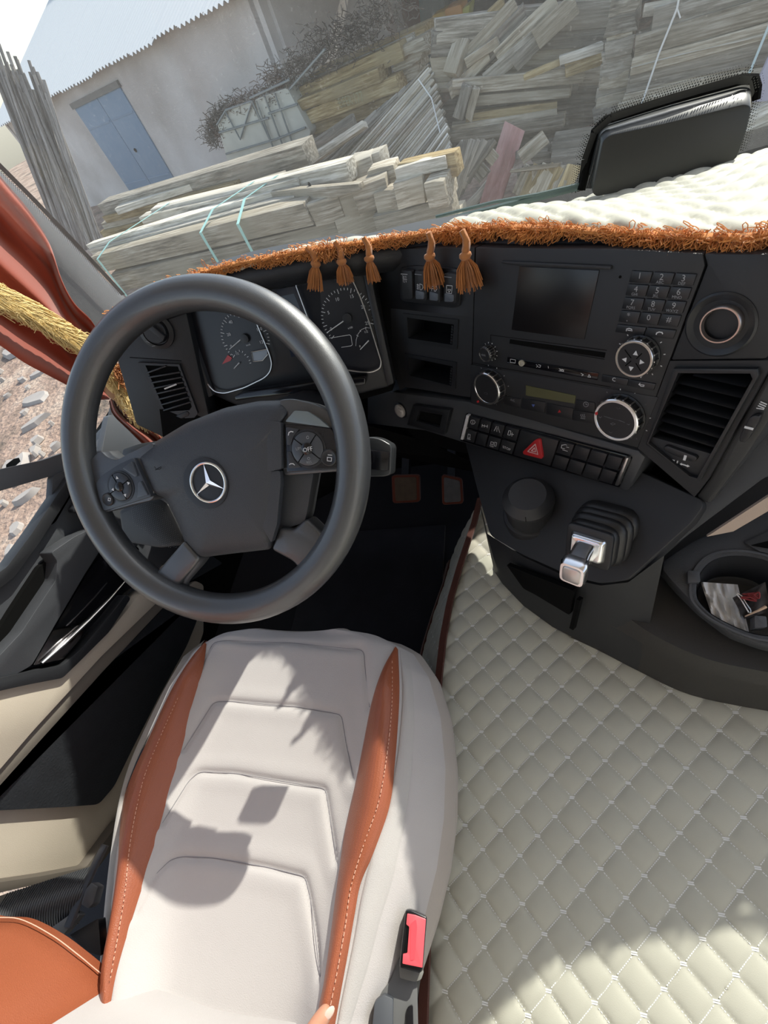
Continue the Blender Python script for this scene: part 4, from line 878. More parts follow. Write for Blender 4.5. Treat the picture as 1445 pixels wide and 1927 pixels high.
MB().strokes(AF, [cB(l) for l in ([(430, 1048), (482, 1056), (478, 1088), (428, 1080), (430, 1048)], [(690, 1102), (705, 1120), (692, 1130)], [(712, 1105), (735, 1110), (730, 1130), (710, 1128)], [(810, 1120), (812, 1140)], [(920, 1145), (970, 1158)], [(918, 1165), (968, 1172)], [(925, 1145), (940, 1168), (955, 1150), (965, 1172)], [(1140, 1190), (1165, 1205), (1150, 1215)], [(1210, 1228), (1222, 1202), (1238, 1230), (1210, 1228)])], .0007, .002).obj('port_symbols', WHT, us, recalc=False, sharp=0)
MB().lathe(AF.px(*cB([(549, 1084)])[0], .001), AF.n, [(.0046, 0), (.0046, .003), (.003, .003), (.003, .0015), (0, .0015)], 18).obj('audio_jack', plastic('ivory_ring', (.45, .43, .36), .4), us)
MB().lathe(AF.px(1167, 521, .0), AF.n, [(.0015, 0), (.0015, .0006), (0, .0006)], 10).obj('microphone_hole', VOID, hu)
def knob(name, cpx, rpx, par, ht=.016, face=BLK2):
    C = AF.px(*cpx, 0); r = abs(AF.loc(AF.px(cpx[0], cpx[1]+rpx, ht))[1]-AF.loc(AF.px(cpx[0], cpx[1], ht))[1])
    C = AF.px(cpx[0], cpx[1], ht)-AF.n*ht
    kb = MB().lathe(C, AF.n, [(r*1.05, 0), (r*1.05, .002), (r*.97, .003), (r*.95, ht-.004), (r*.93, ht)], 40).obj(name, BLK2, par)
    MB().lathe(C, AF.n, [(r*.84, ht-.003), (r*1.0, ht-.003), (r*1.0, ht-.0005), (r*.96, ht+.0008), (r*.87, ht+.0008), (r*.84, ht-.001)], 48, cap=False).obj('chrome_ring', CHR, kb)
    MB().lathe(C, AF.n, [(r*.86, ht-.004), (r*.86, ht-.0005), (0, ht-.0005)], 40).obj('knob_face', face, kb)
    mb = MB()
    for k in range(18):
        an = 6.283*k/18; dv = AF.a*math.cos(an)+AF.b*math.sin(an); mb.box(C+dv*r*1.0+AF.n*(ht*.45), dv*.0006, dv.cross(AF.n)*min(.0009, r*.035), AF.n*ht*.4)
    mb.obj('knob_ribs', SILV, kb, sharp=0)
    mb = MB()
    for k in range(12):
        an = 6.283*k/12+.2; dv = AF.a*math.cos(an)+AF.b*math.sin(an); mb.box(C+dv*r*1.22+AF.n*.0004, dv*.0010, dv.cross(AF.n)*.0005, AF.n*.0002)
    mb.obj('knob_dots', WHT, kb, sharp=0)
    return kb, C, r
k1, C, r = knob('volume_knob', cB([(168, 1005)])[0], 13, hu, .014); text(AF.shift(.014), 'ON', *cB([(160, 1010)])[0], .005, DIM, k1, h=.0003)
k2, C, r = knob('menu_knob', cC([(285, 900)])[0], 35, hu, .014, GLOSS)
F14 = AF.shift(.0142)
for p in ((302, 850), (208, 903), (262, 978), (353, 925)):
    c = cC([p])[0]; an = {302: 0, 208: 1.57, 262: 3.14, 353: -1.57}[p[0]]
    Cc = F14.px(*c); T = [(0, .0035), (-.003, -.002), (.003, -.002)]
    MB().add([Cc+F14.a*(x*math.cos(an)-y*math.sin(an))+F14.b*(x*math.sin(an)+y*math.cos(an)) for x, y in T], [(0, 1, 2)]).obj('arrow', WHT, k2, recalc=False, sharp=0)
MB().strokes(F14, [cC([(210, 820), (262, 888)]), cC([(355, 850), (310, 895)]), cC([(215, 955), (262, 915)]), cC([(305, 935), (345, 1000)])], .0012, .0001).obj('segment_lines', VOID, k2, recalc=False, sharp=0)
TL, TR, BL, BR = [cC([p])[0] for p in ((265, 128), (838, 158), (143, 585), (660, 635))]
DIG = plastic('grey_print', (.30, .30, .31), .6)
ks = keys(AF, TL, TR, BL, BR, 4, 3, -.002, .0018, BLK2, hu, 'phone_key', .02, .06)
for i, (s_, sub) in enumerate((('1', ''), ('2', 'ABC'), ('3', 'DEF'), ('4', 'GHI'), ('5', 'JKL'), ('6', 'MNO'), ('7', 'PQRS'), ('8', 'TUV'), ('9', 'WXYZ'), ('*', '+'), ('0', ''), ('#', ''))):
    rr, cc = divmod(i, 3); c = q2(AF, TL, TR, BL, BR, (cc+.45)/3, (rr+.42)/4); text(AF, s_, *c, .0088, DIG, ks[i], 'digit', h=.002)
    if sub: text(AF, sub, *q2(AF, TL, TR, BL, BR, (cc+.45)/3, (rr+.80)/4), .0042, DIM, ks[i], 'letters', h=.002)
kc = keys(AF, *[cC([p])[0] for p in ((140, 596), (658, 648), (118, 668), (622, 733))], 1, 2, -.002, .0018, BLK2, hu, 'call_key', .01, .03)
MB().strokes(AF, [cC([(222, 655), (225, 638), (245, 632), (268, 640), (270, 656)]), cC([(235, 648), (260, 652)])], .001, .002).obj('hang_up_symbol', WHT, kc[0], recalc=False, sharp=0)
MB().strokes(AF, [cC([(480, 685), (485, 672), (505, 664), (530, 668), (535, 680)])], .0012, .002).obj('call_symbol', WHT, kc[1], recalc=False, sharp=0)
ce = keys(AF, *[cD([p])[0] for p in ((1035, 245), (1425, 312), (1025, 298), (1405, 365))], 1, 2, -.002, .0014, BLK2, hu, 'menu_key', .01, .03)
text(AF, 'C', *cD([(1122, 283)])[0], .007, WHT, ce[0], h=.0016); MB().strokes(AF, [cD([(1310, 308), (1300, 318), (1312, 326)]), cD([(1302, 318), (1338, 322), (1336, 332), (1312, 330)])], .0008, .0016).obj('back_symbol', WHT, ce[1], recalc=False, sharp=0)
# climate controls
hv = thing_part = plate('climate_panel', AF, cD([(95, 175), (1440, 410), (1290, 770), (100, 460)]), -.004, .0006, FASC, hu, bev=.0004)
plate('climate_display', AF, cD([(492, 325), (850, 398), (840, 455), (492, 396)]), -.003, .0016, plastic('olive_lcd', (.095, .095, .05), .25), hv)
for pts, nm in (([(330, 395), (455, 422), (452, 488), (330, 460)], 'air_con_key'), ([(465, 415), (630, 445), (625, 525), (460, 490)], 'cooler_key'), ([(640, 450), (830, 490), (822, 570), (636, 530)], 'warmer_key'), ([(852, 425), (985, 450), (985, 520), (838, 495)], 'clock_key'), ([(832, 500), (982, 525), (978, 600), (822, 572)], 'heater_key')):
    kk = plate(nm, AF, cD(pts), -.002, .0018, BLK2, hv, bev=.0006)
    cx_, cy_ = sum(p[0] for p in pts)/4, sum(p[1] for p in pts)/4
    if nm == 'air_con_key': text(AF, 'A/C', *cD([(cx_+5, cy_-10)])[0], .0055, DIM, kk, h=.002)
    if nm in ('cooler_key', 'warmer_key'):
        sgn = 1 if nm == 'cooler_key' else -1; s_ = 12
        MB().plate(AF, cD([(cx_-s_, cy_-s_*sgn*.8), (cx_+s_, cy_-s_*sgn*.6), (cx_, cy_+s_*sgn)]), .001, .0021).obj('arrow', plastic('blue_print', (.06, .10, .32), .6) if sgn > 0 else RED, kk, sharp=0)
    if nm == 'clock_key': MB().strokes(AF, [cD([(922+18*math.cos(a_), 460+18*math.sin(a_)) for a_ in [k*.6283 for k in range(11)]]), cD([(922, 448), (922, 462), (932, 462)])], .0007, .002).obj('clock_symbol', DIM, kk, recalc=False, sharp=0)
    if nm == 'heater_key': MB().strokes(AF, [cD([(x, 530), (x-4, 540), (x+4, 548), (x, 556)]) for x in (888, 900, 912)]+[cD([(884, 560), (916, 564)])], .0007, .002).obj('heater_symbol', DIM, kk, recalc=False, sharp=0)
k3, C, r = knob('fan_knob', cD([(208, 352)])[0], 28, hv, .016)
k4, C, r = knob('air_knob', cD([(1130, 577)])[0], 38, hv, .016)
F16 = AF.shift(.0158)
for s_, p in (('1', (135, 348)), ('2', (175, 288)), ('3', (250, 302)), ('4', (280, 382)), ('5', (240, 437)), ('0', (162, 420))): text(F16, s_, *cD([p])[0], .0055, DIM, k3, h=.0002)
for kk, cc, rr_ in ((k3, (210, 352), 55), (k4, (1127, 570), 78)):
    MB().strokes(F16, [cD([(cc[0]+rr_*math.cos(a_), cc[1]+rr_*1.02*math.sin(a_)) for a_ in [k*.2618 for k in range(25)]])], .0006, .0001).obj('inner_circle', VOID, kk, recalc=False, sharp=0)
MB().strokes(F16, [cD([(192, 382), (198, 375), (215, 378), (218, 385), (205, 390), (192, 382)])], .0008, .0002).obj('recirculate_symbol', DIM, k3, recalc=False, sharp=0)
MB().strokes(F16, [cD(l) for l in ([(1142, 485), (1150, 492), (1165, 490), (1162, 482)], [(1015, 548), (1024, 556), (1034, 548)], [(1215, 600), (1228, 606), (1240, 598)], [(1088, 655), (1098, 665), (1112, 658)], [(1098, 598), (1115, 592), (1132, 600), (1112, 608), (1098, 598)], [(1052, 545), (1100, 560), (1160, 575), (1200, 590)])], .0009, .0002).obj('air_symbols', DIM, k4, recalc=False, sharp=0)
MB().plate(AF.shift(.0165), cD([(985, 520), (1002, 512), (1006, 532), (990, 540)]), 0, .0006).obj('red_mark', RED, k4, sharp=0)
MB().plate(AF.shift(.0165), cD([(140, 438), (152, 430), (158, 444), (146, 450)]), 0, .0006).obj('red_mark', RED, k3, sharp=0)
# ---- strip with start button and key slot, button row
plate('control_strip', AF, [(690, 730), (760, 740), (886, 757), (1000, 790), (1200, 848), (1215, 862), (1180, 930), (1150, 915), (864, 832), (800, 812), (690, 798)], -.06, .002, plastic('grey_strip', (.045, .048, .054), .45, grain=.3), bev=.006)
cE = crop(700, 400, 1.9396)
st = MB().lathe(AF.px(*cE([(103, 723)])[0], .006), AF.n, [(.019, -.006), (.019, 0), (.0165, .002)], 32).obj('start_button', BLK2, dash)
MB().lathe(AF.px(*cE([(103, 723)])[0], .008), AF.n, [(.0155, -.002), (.0155, .003), (.013, .006), (.007, .0078), (0, .008)], 32).obj('button_cap', plastic('worn_silver_cap', (.42, .39, .37), .35, metal=.2), st)
text(AF.shift(.0165), 'START', *cE([(103, 718)])[0], .0055, BLK2, st, h=.0); text(AF.shift(.0165), 'STOP', *cE([(103, 730)])[0], .0045, BLK2, st, h=.0)
ksl = MB().ring(AF, cE([(148, 703), (284, 722), (262, 812), (126, 775)]), cE([(170, 725), (255, 740), (245, 785), (160, 760)]), .001, .012).obj('key_slot', BLK2, dash, bevel=.0015)
MB().plate(AF, cE([(168, 722), (258, 738), (247, 788), (158, 762)]), .0, .004).obj('key_hole', VOID, ksl)
br = plate('button_row', AF, cD([(62, 528), (700, 690), (1215, 828), (1245, 850), (1160, 1055), (1120, 1045), (24, 722), (20, 700)]), .0, .006, GLOSS, dash, bev=.001)
RTL, RTR, RBL, RBR = [cD([p])[0] for p in ((85, 540), (1190, 845), (42, 718), (1112, 1040))]
us_ = [0, .075, .15, .235, .33, .585, .685, .79, .90, 1.0]
bk = {}
for c in range(9):
    for rr in range(2):
        if c == 4 and rr == 1: continue
        v0, v1 = (0, .48) if rr == 0 else (.52, 1)
        if c == 4: v0, v1 = 0, 1
        pts = [q2(AF, RTL, RTR, RBL, RBR, *k) for k in ((us_[c]+.004, v0+.02), (us_[c+1]-.004, v0+.02), (us_[c+1]-.004, v1-.02), (us_[c]+.004, v1-.02))]
        bk[(c, rr)] = plate('push_button', AF, pts, .004, .0105 if rr == 0 else .0095, BLK2, br, bev=.001)
FB = AF.shift(.0106)
sym = {(0, 0): [[(100, 575), (96, 590), (105, 602), (122, 600), (130, 588), (122, 574), (108, 572), (100, 575)], [(112, 580), (112, 596)]], (1, 0): [[(178, 610), (218, 618)], [(180, 602), (178, 622)], [(218, 608), (215, 628)], [(196, 606), (194, 624)]], (2, 0): [[(282, 618), (265, 650)], [(292, 618), (305, 662)], [(286, 630), (284, 655)]], (3, 0): [[(370, 648), (384, 650), (380, 680), (362, 678), (370, 648)], [(385, 672), (405, 676)], [(394, 662), (392, 688)]], (0, 1): [[(80, 672), (94, 676), (92, 702), (76, 700), (80, 672)], [(72, 706), (96, 712)]], (2, 1): [[(242, 728), (262, 732), (258, 748), (240, 745), (242, 728)], [(270, 730), (284, 734), (278, 760), (266, 757), (270, 730)]], (5, 0): [[(750, 750), (745, 772), (770, 778)], [(752, 752), (775, 748), (785, 752)], [(782, 765), (800, 770)], [(755, 785), (790, 796)]]}
for kx, ls_ in sym.items(): MB().strokes(FB if kx[1] == 0 else AF.shift(.0096), [cD(l) for l in ls_], .0009, .0002).obj('symbol', WHT, bk[kx], recalc=False, sharp=0)
text(AF.shift(.0096), 'OFF', *cD([(247, 760)])[0], .0055, WHT, bk[(2, 1)], h=.0002); text(AF.shift(.0096), 'STOP', *cD([(354, 775)])[0], .0075, WHT, bk[(3, 1)], h=.0002)
hz = plate('hazard_button', AF, cD([(468, 800), (560, 712), (592, 706), (612, 835), (605, 852), (475, 818)]), .008, .014, RED, br, r=4, bev=.0015)
MB().strokes(AF.shift(.0142), [cD([(505, 797), (560, 745), (578, 818), (505, 797)]), cD([(532, 793), (555, 770), (562, 800), (532, 793)])], .0016, .0002).obj('hazard_triangle', plastic('pinkish_white', (.62, .45, .45), .5), hz, recalc=False, sharp=0)
plate('row_end_strip', AF, cD([(65, 536), (84, 540), (40, 716), (22, 712)]), .004, .011, plastic('worn_white', (.55, .55, .57), .5, var=.4, vs=300), br, bev=.001)
plate('row_end_chrome', AF, cD([(1200, 842), (1228, 845), (1150, 1048), (1122, 1042)]), .004, .012, SILV, br, bev=.002)
# ---- round socket and right vent
cV = crop(1180, 660, 5.453)
rp_ = plate('socket_panel', AF, [(1324, 478), (1440, 478), (1500, 520), (1460, 650), (1440, 676), (1262, 678), (1330, 500)], -.05, .0, FASC, bev=.002)
C = AF.px(*cC([(1030, 605)])[0], .0)
sk = MB().lathe(C, AF.n, [(.032, -.004), (.032, .001), (.030, .0025), (.022, -.001), (.018, -.004)], 48, cap=False).obj('socket_dish', BLK2, rp_)
MB().lathe(AF.px(*cC([(1030, 605)])[0], .006), AF.n, [(.0150, -.008), (.0185, -.008), (.0185, .0), (.0175, .0015), (.0162, .0015), (.0150, -.002)], 48, cap=False).obj('metal_ring', plastic('worn_nickel', (.50, .45, .43), .3, metal=1), sk)
MB().lathe(AF.px(*cC([(1030, 605)])[0], -.003), AF.n, [(.0165, -.01), (.0165, .0028), (0, .0028)], 32).obj('socket_hole', VOID, sk)
vpo = cV([(440, 105), (1445, 100), (1445, 200), (830, 1320), (690, 1500), (110, 1000)])
vpi = cV([(520, 230), (1262, 235), (1285, 290), (890, 1060), (640, 1020), (262, 885)])
vp_ = MB().ring(AF, vpo, vpi, -.05, 0).obj('air_vent', FASC, dash)
MB().ring(AF, cV([(470, 185), (1330, 190), (1345, 260), (740, 1340), (660, 1310), (190, 960)]), cV([(520, 230), (1262, 235), (1285, 290), (715, 1310), (640, 1290), (215, 950)]), -.004, .006).obj('vent_rim', BLK2, vp_, bevel=.0015)
plate('vent_back', AF, cV([(500, 215), (1290, 220), (1300, 290), (900, 1080), (250, 890)]), -.055, -.05, VOID, vp_)
plate('vent_base', AF, cV([(262, 885), (880, 1065), (800, 1200), (715, 1320), (640, 1300), (215, 950)]), -.01, .001, FASC, vp_, bev=.0006)
for k, ((x0, y0), (x1, y1)) in enumerate((((690, 232), (1240, 352)), ((510, 305), (1195, 462)), ((475, 405), (1130, 578)), ((425, 508), (1085, 685)), ((385, 600), (1040, 780)), ((350, 692), (985, 882)), ((320, 785), (925, 972)))):
    a_, b_ = AF.px(*cV([(x0, y0)])[0], -.004), AF.px(*cV([(x1, y1)])[0], -.004); d_ = (b_-a_)
    MB().box((a_+b_)/2-AF.n*.012, d_/2, AF.n*.013, d_.normalized().cross(AF.n)*.0013+AF.n*.003).obj('vent_slat', BLK2, vp_, bevel=.0006)
vw = plate('vent_wheel', AF, cV([(375, 985), (410, 978), (700, 1085), (718, 1110), (690, 1145), (640, 1140), (380, 1040), (365, 1010)]), -.002, .006, BLK2, vp_, r=2, bev=.002)
MB().strokes(AF.shift(.0065), [cV([(598, 1080), (586, 1120)])], .003, .0).obj('wheel_mark', WHT, vw, recalc=False, sharp=0)
MB().plate(AF, cV([(400, 1105), (490, 1122), (478, 1145)]), .001, .0018).plate(AF, cV([(512, 1130), (522, 1132), (514, 1160), (504, 1158)]), .001, .0018).plate(AF, cV([(540, 1162), (560, 1150), (558, 1158), (615, 1176), (618, 1168), (640, 1188), (612, 1196), (614, 1188), (556, 1170), (556, 1178)]), .001, .0018).obj('vent_symbols', WHT, vp_, sharp=0)
plate('bevel_trim', AF, cV([(1445, 110), (1600, 110), (1600, 500), (1240, 1060), (860, 1560), (820, 1575), (700, 1505), (835, 1320), (1120, 800), (1440, 230)]), -.06, -.006, plastic('bevel_grey', (.028, .029, .031), .5, grain=.3), dash, bev=.004)
pw = plate('thumbwheel', AF, cV([(1250, 690), (1300, 665), (1362, 675), (1345, 740), (1240, 910), (1205, 945), (1150, 935), (1148, 890)]), -.004, .004, BLK2, dash, r=3, bev=.002)
MB().strokes(AF.shift(.0045), [cV([(1212, 785), (1285, 803)])], .0028, .0).obj('wheel_mark', WHT, pw, recalc=False, sharp=0)
MB().strokes(AF, [cV([(1330, 590), (1400, 602)]), cV([(1345, 565), (1405, 590)]), cV([(1358, 545), (1420, 570)]), cV([(1372, 525), (1430, 550)])], .0012, -.004).obj('demist_symbol', WHT, pw, recalc=False, sharp=0)
# dash side beyond the vent
RFp = Frame(AF.px(1330, 945, -.01), V((-.25, -.80, .55)), V((1, -.2, 0)))
plate('end_face', RFp, [(1318, 945), (1445, 760), (1500, 670), (1560, 720), (1520, 880), (1440, 900), (1240, 1050), (1170, 1100)], -.06, 0, plastic('blue_black_plastic', (.022, .025, .033), .55, grain=.3), bev=.004)
PE = [EP[i] for i in range(len(EP)) if EP[i].x > .20]
MB().loft([[p+V((0, .02, -.06)) for p in PE], [p+V((.01, .0, -.16)) for p in PE], [p+V((.02, .04, -.30)) for p in PE], [V((p.x+.03, p.y+.12, -.80)) for p in PE]], close=False).obj('glovebox_face', BLK, dash, sharp=50)
# ---------------------------------------------------------------- lower console
B1, B2 = AF.px(880, 846, -.01), AF.px(1200, 900, -.01); B3 = ony(1080, 1085, .345)
BN = (B2-B1).cross(B3-B1).normalized(); BN = BN if BN.z > 0 else -BN
BF = Frame(B1, BN, V((1, 0, 0)))
con = thing('centre_console', 'black lower centre console with open pocket and oval tray at right', 'console', V((.1, .4, TUNZ)))
plate('console_top', BF, [(872, 820), (1000, 850), (1190, 880), (1320, 940), (1322, 955), (1300, 985), (1180, 1092), (1130, 1098), (1075, 1085), (985, 1045), (922, 1008), (900, 930)], -.03, 0, FASC, con, r=10, bev=.006, seg=3)
fb_ = [(900, 935), (915, 1003), (985, 1048), (1075, 1090), (1130, 1102), (1182, 1096), (1250, 1045)]
low = [(930, 1075), (945, 1098), (985, 1140), (1040, 1180), (1085, 1203), (1130, 1224), (1200, 1262)]
top_ = [BF.px(x, y, -.008) for x, y in fb_]; bot_ = [onz(x, y, TUNZ+.01) for x, y in low]
PK = [ (950, 1065), (1080, 1122), (1072, 1160), (985, 1105)]
MB().loft([top_, [p.lerp(q, .5)+V((0, -.004, 0)) for p, q in zip(top_, bot_)], bot_, [q+V((.02, .25, 0)) for q in bot_]], close=False).obj('console_front', BLK, con, sharp=45)
CFF = Frame(onz(1020, 1110, -.80).lerp(top_[3], .0), (V((-.45, -.75, .45))), V((1, -.6, 0)))
P3 = [p.lerp(q, .5) for p, q in zip(top_, bot_)]
CFF = Frame(P3[2]+V((-.004, -.008, 0)), (P3[4]-P3[1]).cross(top_[3]-bot_[3]), V((1, -.5, 0)))
if CFF.n.y > 0: CFF = Frame(CFF.O, -CFF.n, V((1, -.5, 0)))
plate('open_pocket', CFF, rpoly([(952, 1062), (1000, 1082), (1080, 1112), (1072, 1158), (1005, 1118), (985, 1108)], 5), -.002, .006, VOID, con)
plate('pocket_gap', CFF, [(1084, 1128), (1091, 1131), (1078, 1186), (1071, 1182)], -.002, .007, VOID, con)
# right part: ledge, front face, tray
lt = cat([(1085, 1128), (1150, 1142), (1230, 1195), (1330, 1240), (1445, 1265), (1600, 1290)], 5)
lm = cat([(1080, 1150), (1150, 1178), (1230, 1222), (1330, 1265), (1445, 1292), (1600, 1318)], 5)
lb = cat([(1075, 1200), (1130, 1226), (1200, 1262), (1300, 1308), (1445, 1338), (1600, 1360)], 5)
Lt = [onz(p.x, p.y, -.745) for p in lt]; Lm = [onz(p.x, p.y, -.775) for p in lm]; Lb = [onz(p.x, p.y, TUNZ+.008) for p in lb]
for L_ in (Lt, Lm, Lb):                    # goes on past the frame towards the passenger door
    d_ = (L_[-1]-L_[-3]).normalized(); d_.z = 0; L_ += [L_[-1]+V((.35, .02, 0)), L_[-1]+V((.85, .10, 0))]
MB().loft([[p+V((0, .35, .02)) for p in Lt], Lt, Lm, [p+V((0, .012, -.012)) for p in Lm], Lb, [p+V((0, .3, 0)) for p in Lb]], close=False).obj('console_face', plastic('warm_black_plastic', (.030, .028, .026), .5, grain=.5), con, sharp=50)
TZ = -.685; TF = Frame(V((.3, .35, TZ)), V((-.05, -.18, 1)), V((1, 0, 0)))
tro = rpoly([(1238, 1062), (1300, 1020), (1445, 955), (1620, 900), (1640, 1250), (1445, 1218), (1380, 1195), (1320, 1150), (1270, 1100)], 14, 4)
tri = [ (1378+66*math.cos(6.283*k/len(tro)+2.6), 1128+72*math.sin(6.283*k/len(tro)+2.6)) for k in range(len(tro))]
# oval well as seen: centre right of the frame edge
wl = [(1312, 1120), (1316, 1085), (1335, 1060), (1365, 1048), (1410, 1048), (1455, 1062), (1495, 1100), (1510, 1150), (1490, 1190), (1445, 1196), (1400, 1186), (1350, 1162), (1325, 1142)]
import itertools
wl_c = cat([V((*p, 0)) for p in wl], 4, closed=True); wl2 = [(p.x, p.y) for p in wl_c]
cen = (1405, 1122)
def outr(p):                               # where the ray from the well's centre through p meets the tray outline
    an = math.atan2(p[1]-cen[1], p[0]-cen[0]); best = None
    for i in range(len(tro)):
        a_, b_ = tro[i-1], tro[i]; dx, dy = math.cos(an), math.sin(an); ex, ey = b_[0]-a_[0], b_[1]-a_[1]; den = dx*ey-dy*ex
        if abs(den) < 1e-9: continue
        t = ((a_[0]-cen[0])*ey-(a_[1]-cen[1])*ex)/den; s_ = ((a_[0]-cen[0])*dy-(a_[1]-cen[1])*dx)/den
        if t > 0 and -1e-6 <= s_ <= 1+1e-6: best = t if best is None else max(best, t)
    best = best or 60
    return (cen[0]+math.cos(an)*best, cen[1]+math.sin(an)*best)
DG2 = plastic('charcoal_grained', (.045, .047, .052), .5, grain=.7, gs=520)
tray = MB().ring(TF, [outr(p) for p in wl2], wl2, -.03, 0).obj('oval_tray', DG2, con, bevel=.004)
MB().ring(TF, [lerp2(p, cen, -.16) for p in wl2], [lerp2(p, cen, -.11) for p in wl2], -.004, .003).obj('tray_groove', plastic('charcoal_light', (.075, .078, .085), .5), tray)
W_ = [TF.px(x, y, 0) for x, y in wl2]; cw = TF.px(*cen, 0)
MB().loft([W_, [p.lerp(cw, .12)+V((0, 0, -.05)) for p in W_], [p.lerp(cw, .2)+V((0, 0, -.052)) for p in W_]], cap=False).add([p.lerp(cw, .19)+V((0, 0, -.0515)) for p in W_], [tuple(range(len(W_)))]).obj('tray_well', BLK, tray, recalc=False)
for p in ((1306, 1085), (1432, 1170)):
    MB().plate(TF, rpoly([(p[0]-12, p[1]-12), (p[0]+10, p[1]-10), (p[0]+12, p[1]+10), (p[0]-12, p[1]+12)], 3), -.012, .008).obj('tray_clip', plastic('clip_grey', (.06, .063, .07), .5), tray, bevel=.002)
plate('tray_ledge', TF, [(1400, 1020), (1445, 1000), (1600, 940), (1600, 1040), (1480, 1046), (1430, 1038)], 0, .004, DG2, tray, r=4, bev=.002)
plate('finger_slot', TF, [(1412, 1026), (1445, 1018), (1500, 1010), (1500, 1030), (1445, 1032)], .002, .0048, VOID, tray, r=3)
# contents of the tray
wz = lambda x, y, h: onpl(x, y, cw+V((0, 0, -.051+h)), V((0, 0, 1)))
random.seed(41)
TIS = cloth('white_tissue', (.88, .87, .86), 300, .6, var=.05)
def tis(u, v):
    p = lerp2(lerp2((1318, 1095), (1388, 1100), u), lerp2((1340, 1160), (1410, 1192), u), v)
    return wz(p[0], p[1], .022+.006*math.sin(u*19+v*3)*math.sin(v*7+1)+.002*math.sin(u*31)+.003*random.random())
tag(MB().grid(tis, 34, 26).obj('tissue', TIS, recalc=False, sharp=80), 'crumpled white paper tissue lying in the oval tray', 'tissue')
def rag(u, v):
    p = lerp2(lerp2((1378, 1125), (1440, 1095), u), lerp2((1400, 1165), (1450, 1150), u), v)
    return wz(p[0], p[1], .036+.006*math.sin(u*9+v*4)+.004*math.sin(v*13))
tag(MB().grid(rag, 20, 16).obj('rag', cloth('dark_brown_rag', (.05, .042, .04), 600, .6), recalc=False, sharp=80), 'dark cloth scrap lying on the tissue in the oval tray', 'rag')
tag(MB().tube([wz(x, y, .047) for x, y in ((1386, 1118), (1394, 1128), (1408, 1152), (1412, 1153), (1412, 1148), (1396, 1122), (1388, 1116))], .0009, 6).obj('safety_pin', CHR), 'steel safety pin lying on the dark rag', 'safety pin')
tag(MB().tube([wz(x, y, .047) for x, y in ((1402, 1160), (1425, 1150), (1441, 1142))], [.0008, .0016, .0022], 6).obj('toothpick', plastic('pale_wood', (.62, .42, .28), .6)), 'pale wooden pick lying across the rag', 'pick')
mb = MB(); P = [wz(1400+random.uniform(-8, 28), 1122+random.uniform(-8, 10), .046+random.random()*.006) for _ in range(16)]
tag(mb.tube(cat(P, 5), .0012, 5).obj('red_cord', plastic('dark_red_cord', (.22, .02, .02), .6)), 'tangle of dark red thread in the oval tray', 'thread')
# beige cover visible behind the tray
tag(MB().plate(RFp, [(1330, 1010), (1445, 935), (1700, 800), (1700, 900), (1445, 962), (1380, 1000)], -.004, .003).obj('beige_blanket', cloth('beige_cover', (.48, .38, .31), 600, .5)), 'beige cloth edge between dash and oval tray', 'cloth')
# ---- round storage cup
C0 = BF.px(1000, 1000, 0); VZ = V((-.02, -.12, 1)).normalized()
topc = onpl(992, 930, C0+VZ*.072, VZ); C0 = topc-VZ*.072
cup = thing('ashtray_cup', 'round black lidded ashtray cup set into the centre console', 'ashtray', C0-VZ*.02)
MB().lathe(C0, VZ, [(.044, -.05), (.046, -.01), (.047, 0), (.046, .006), (.043, .008)], 40).obj('holder_ring', BLK, cup)
MB().lathe(C0, VZ, [(.040, -.02), (.041, .048)], 40).obj('body', BLK, cup)
lid = MB().lathe(C0, VZ, [(.041, .047), (.0425, .049), (.0425, .057), (.031, .071), (.030, .0722), (0, .0725)], 44).obj('lid', plastic('lid_black', (.028, .029, .032), .5, grain=.3), cup)
MB().box(C0+VZ*.053+V((-.006, -.0425, .004)), V((.0005, 0, 0)), V((0, .001, 0)), V((0, 0, .006))).obj('lid_seam', VOID, lid)
# ---- parking brake lever
pb = thing('parking_brake', 'chrome parking brake lever on a black ribbed boot', 'parking brake', BF.px(1130, 1000, 0))
C1 = BF.px(1140, 1000, 0); lean = (onpl(1093, 1040, C1+BF.n*.07, BF.n)-C1).normalized(); ax1 = BF.a; 
n1 = lean; a1 = (V((1, -.25, 0))-n1*V((1, -.25, 0)).dot(n1)).normalized(); b1 = n1.cross(a1)
secs = []
for s_, h_ in ((.052, -.012), (.052, .004), (.046, .008), (.050, .012), (.050, .018), (.044, .022), (.047, .026), (.046, .033), (.039, .037), (.042, .041), (.040, .048), (.036, .052)):
    secs.append([C1+n1*h_+a1*x+b1*y for x, y in rpoly([(-s_*.85, -s_*.8), (s_*.85, -s_*.8), (s_*.85, s_*.8), (-s_*.85, s_*.8)], s_*.5, 4)])
MB().loft(secs).obj('boot', plastic('boot_rubber', (.016, .016, .017), .4), pb, sharp=55)
PF1 = Frame(C1+n1*.054, n1, a1)
MB().prism([PF1.at(x, y, -.004) for x, y in rpoly([(-.033, -.03), (.033, -.03), (.033, .03), (-.033, .03)], .01, 4)], [PF1.at(x, y, .003) for x, y in rpoly([(-.033, -.03), (.033, -.03), (.033, .03), (-.033, .03)], .01, 4)]).obj('boot_cap', BLK2, pb, bevel=.002)
MB().prism([PF1.at(x, y, .002) for x, y in rpoly([(-.026, -.02), (.026, -.02), (.026, .02), (-.026, .02)], .006, 4)], [PF1.at(x, y, .012) for x, y in rpoly([(-.022, -.017), (.022, -.017), (.022, .017), (-.022, .017)], .006, 4)]).obj('chrome_base', CHR, pb, bevel=.003, seg=3)
E0 = PF1.at(0, 0, .012); E1 = onpl(1078, 1076, E0+n1*.040, n1); dn = (E1-E0)
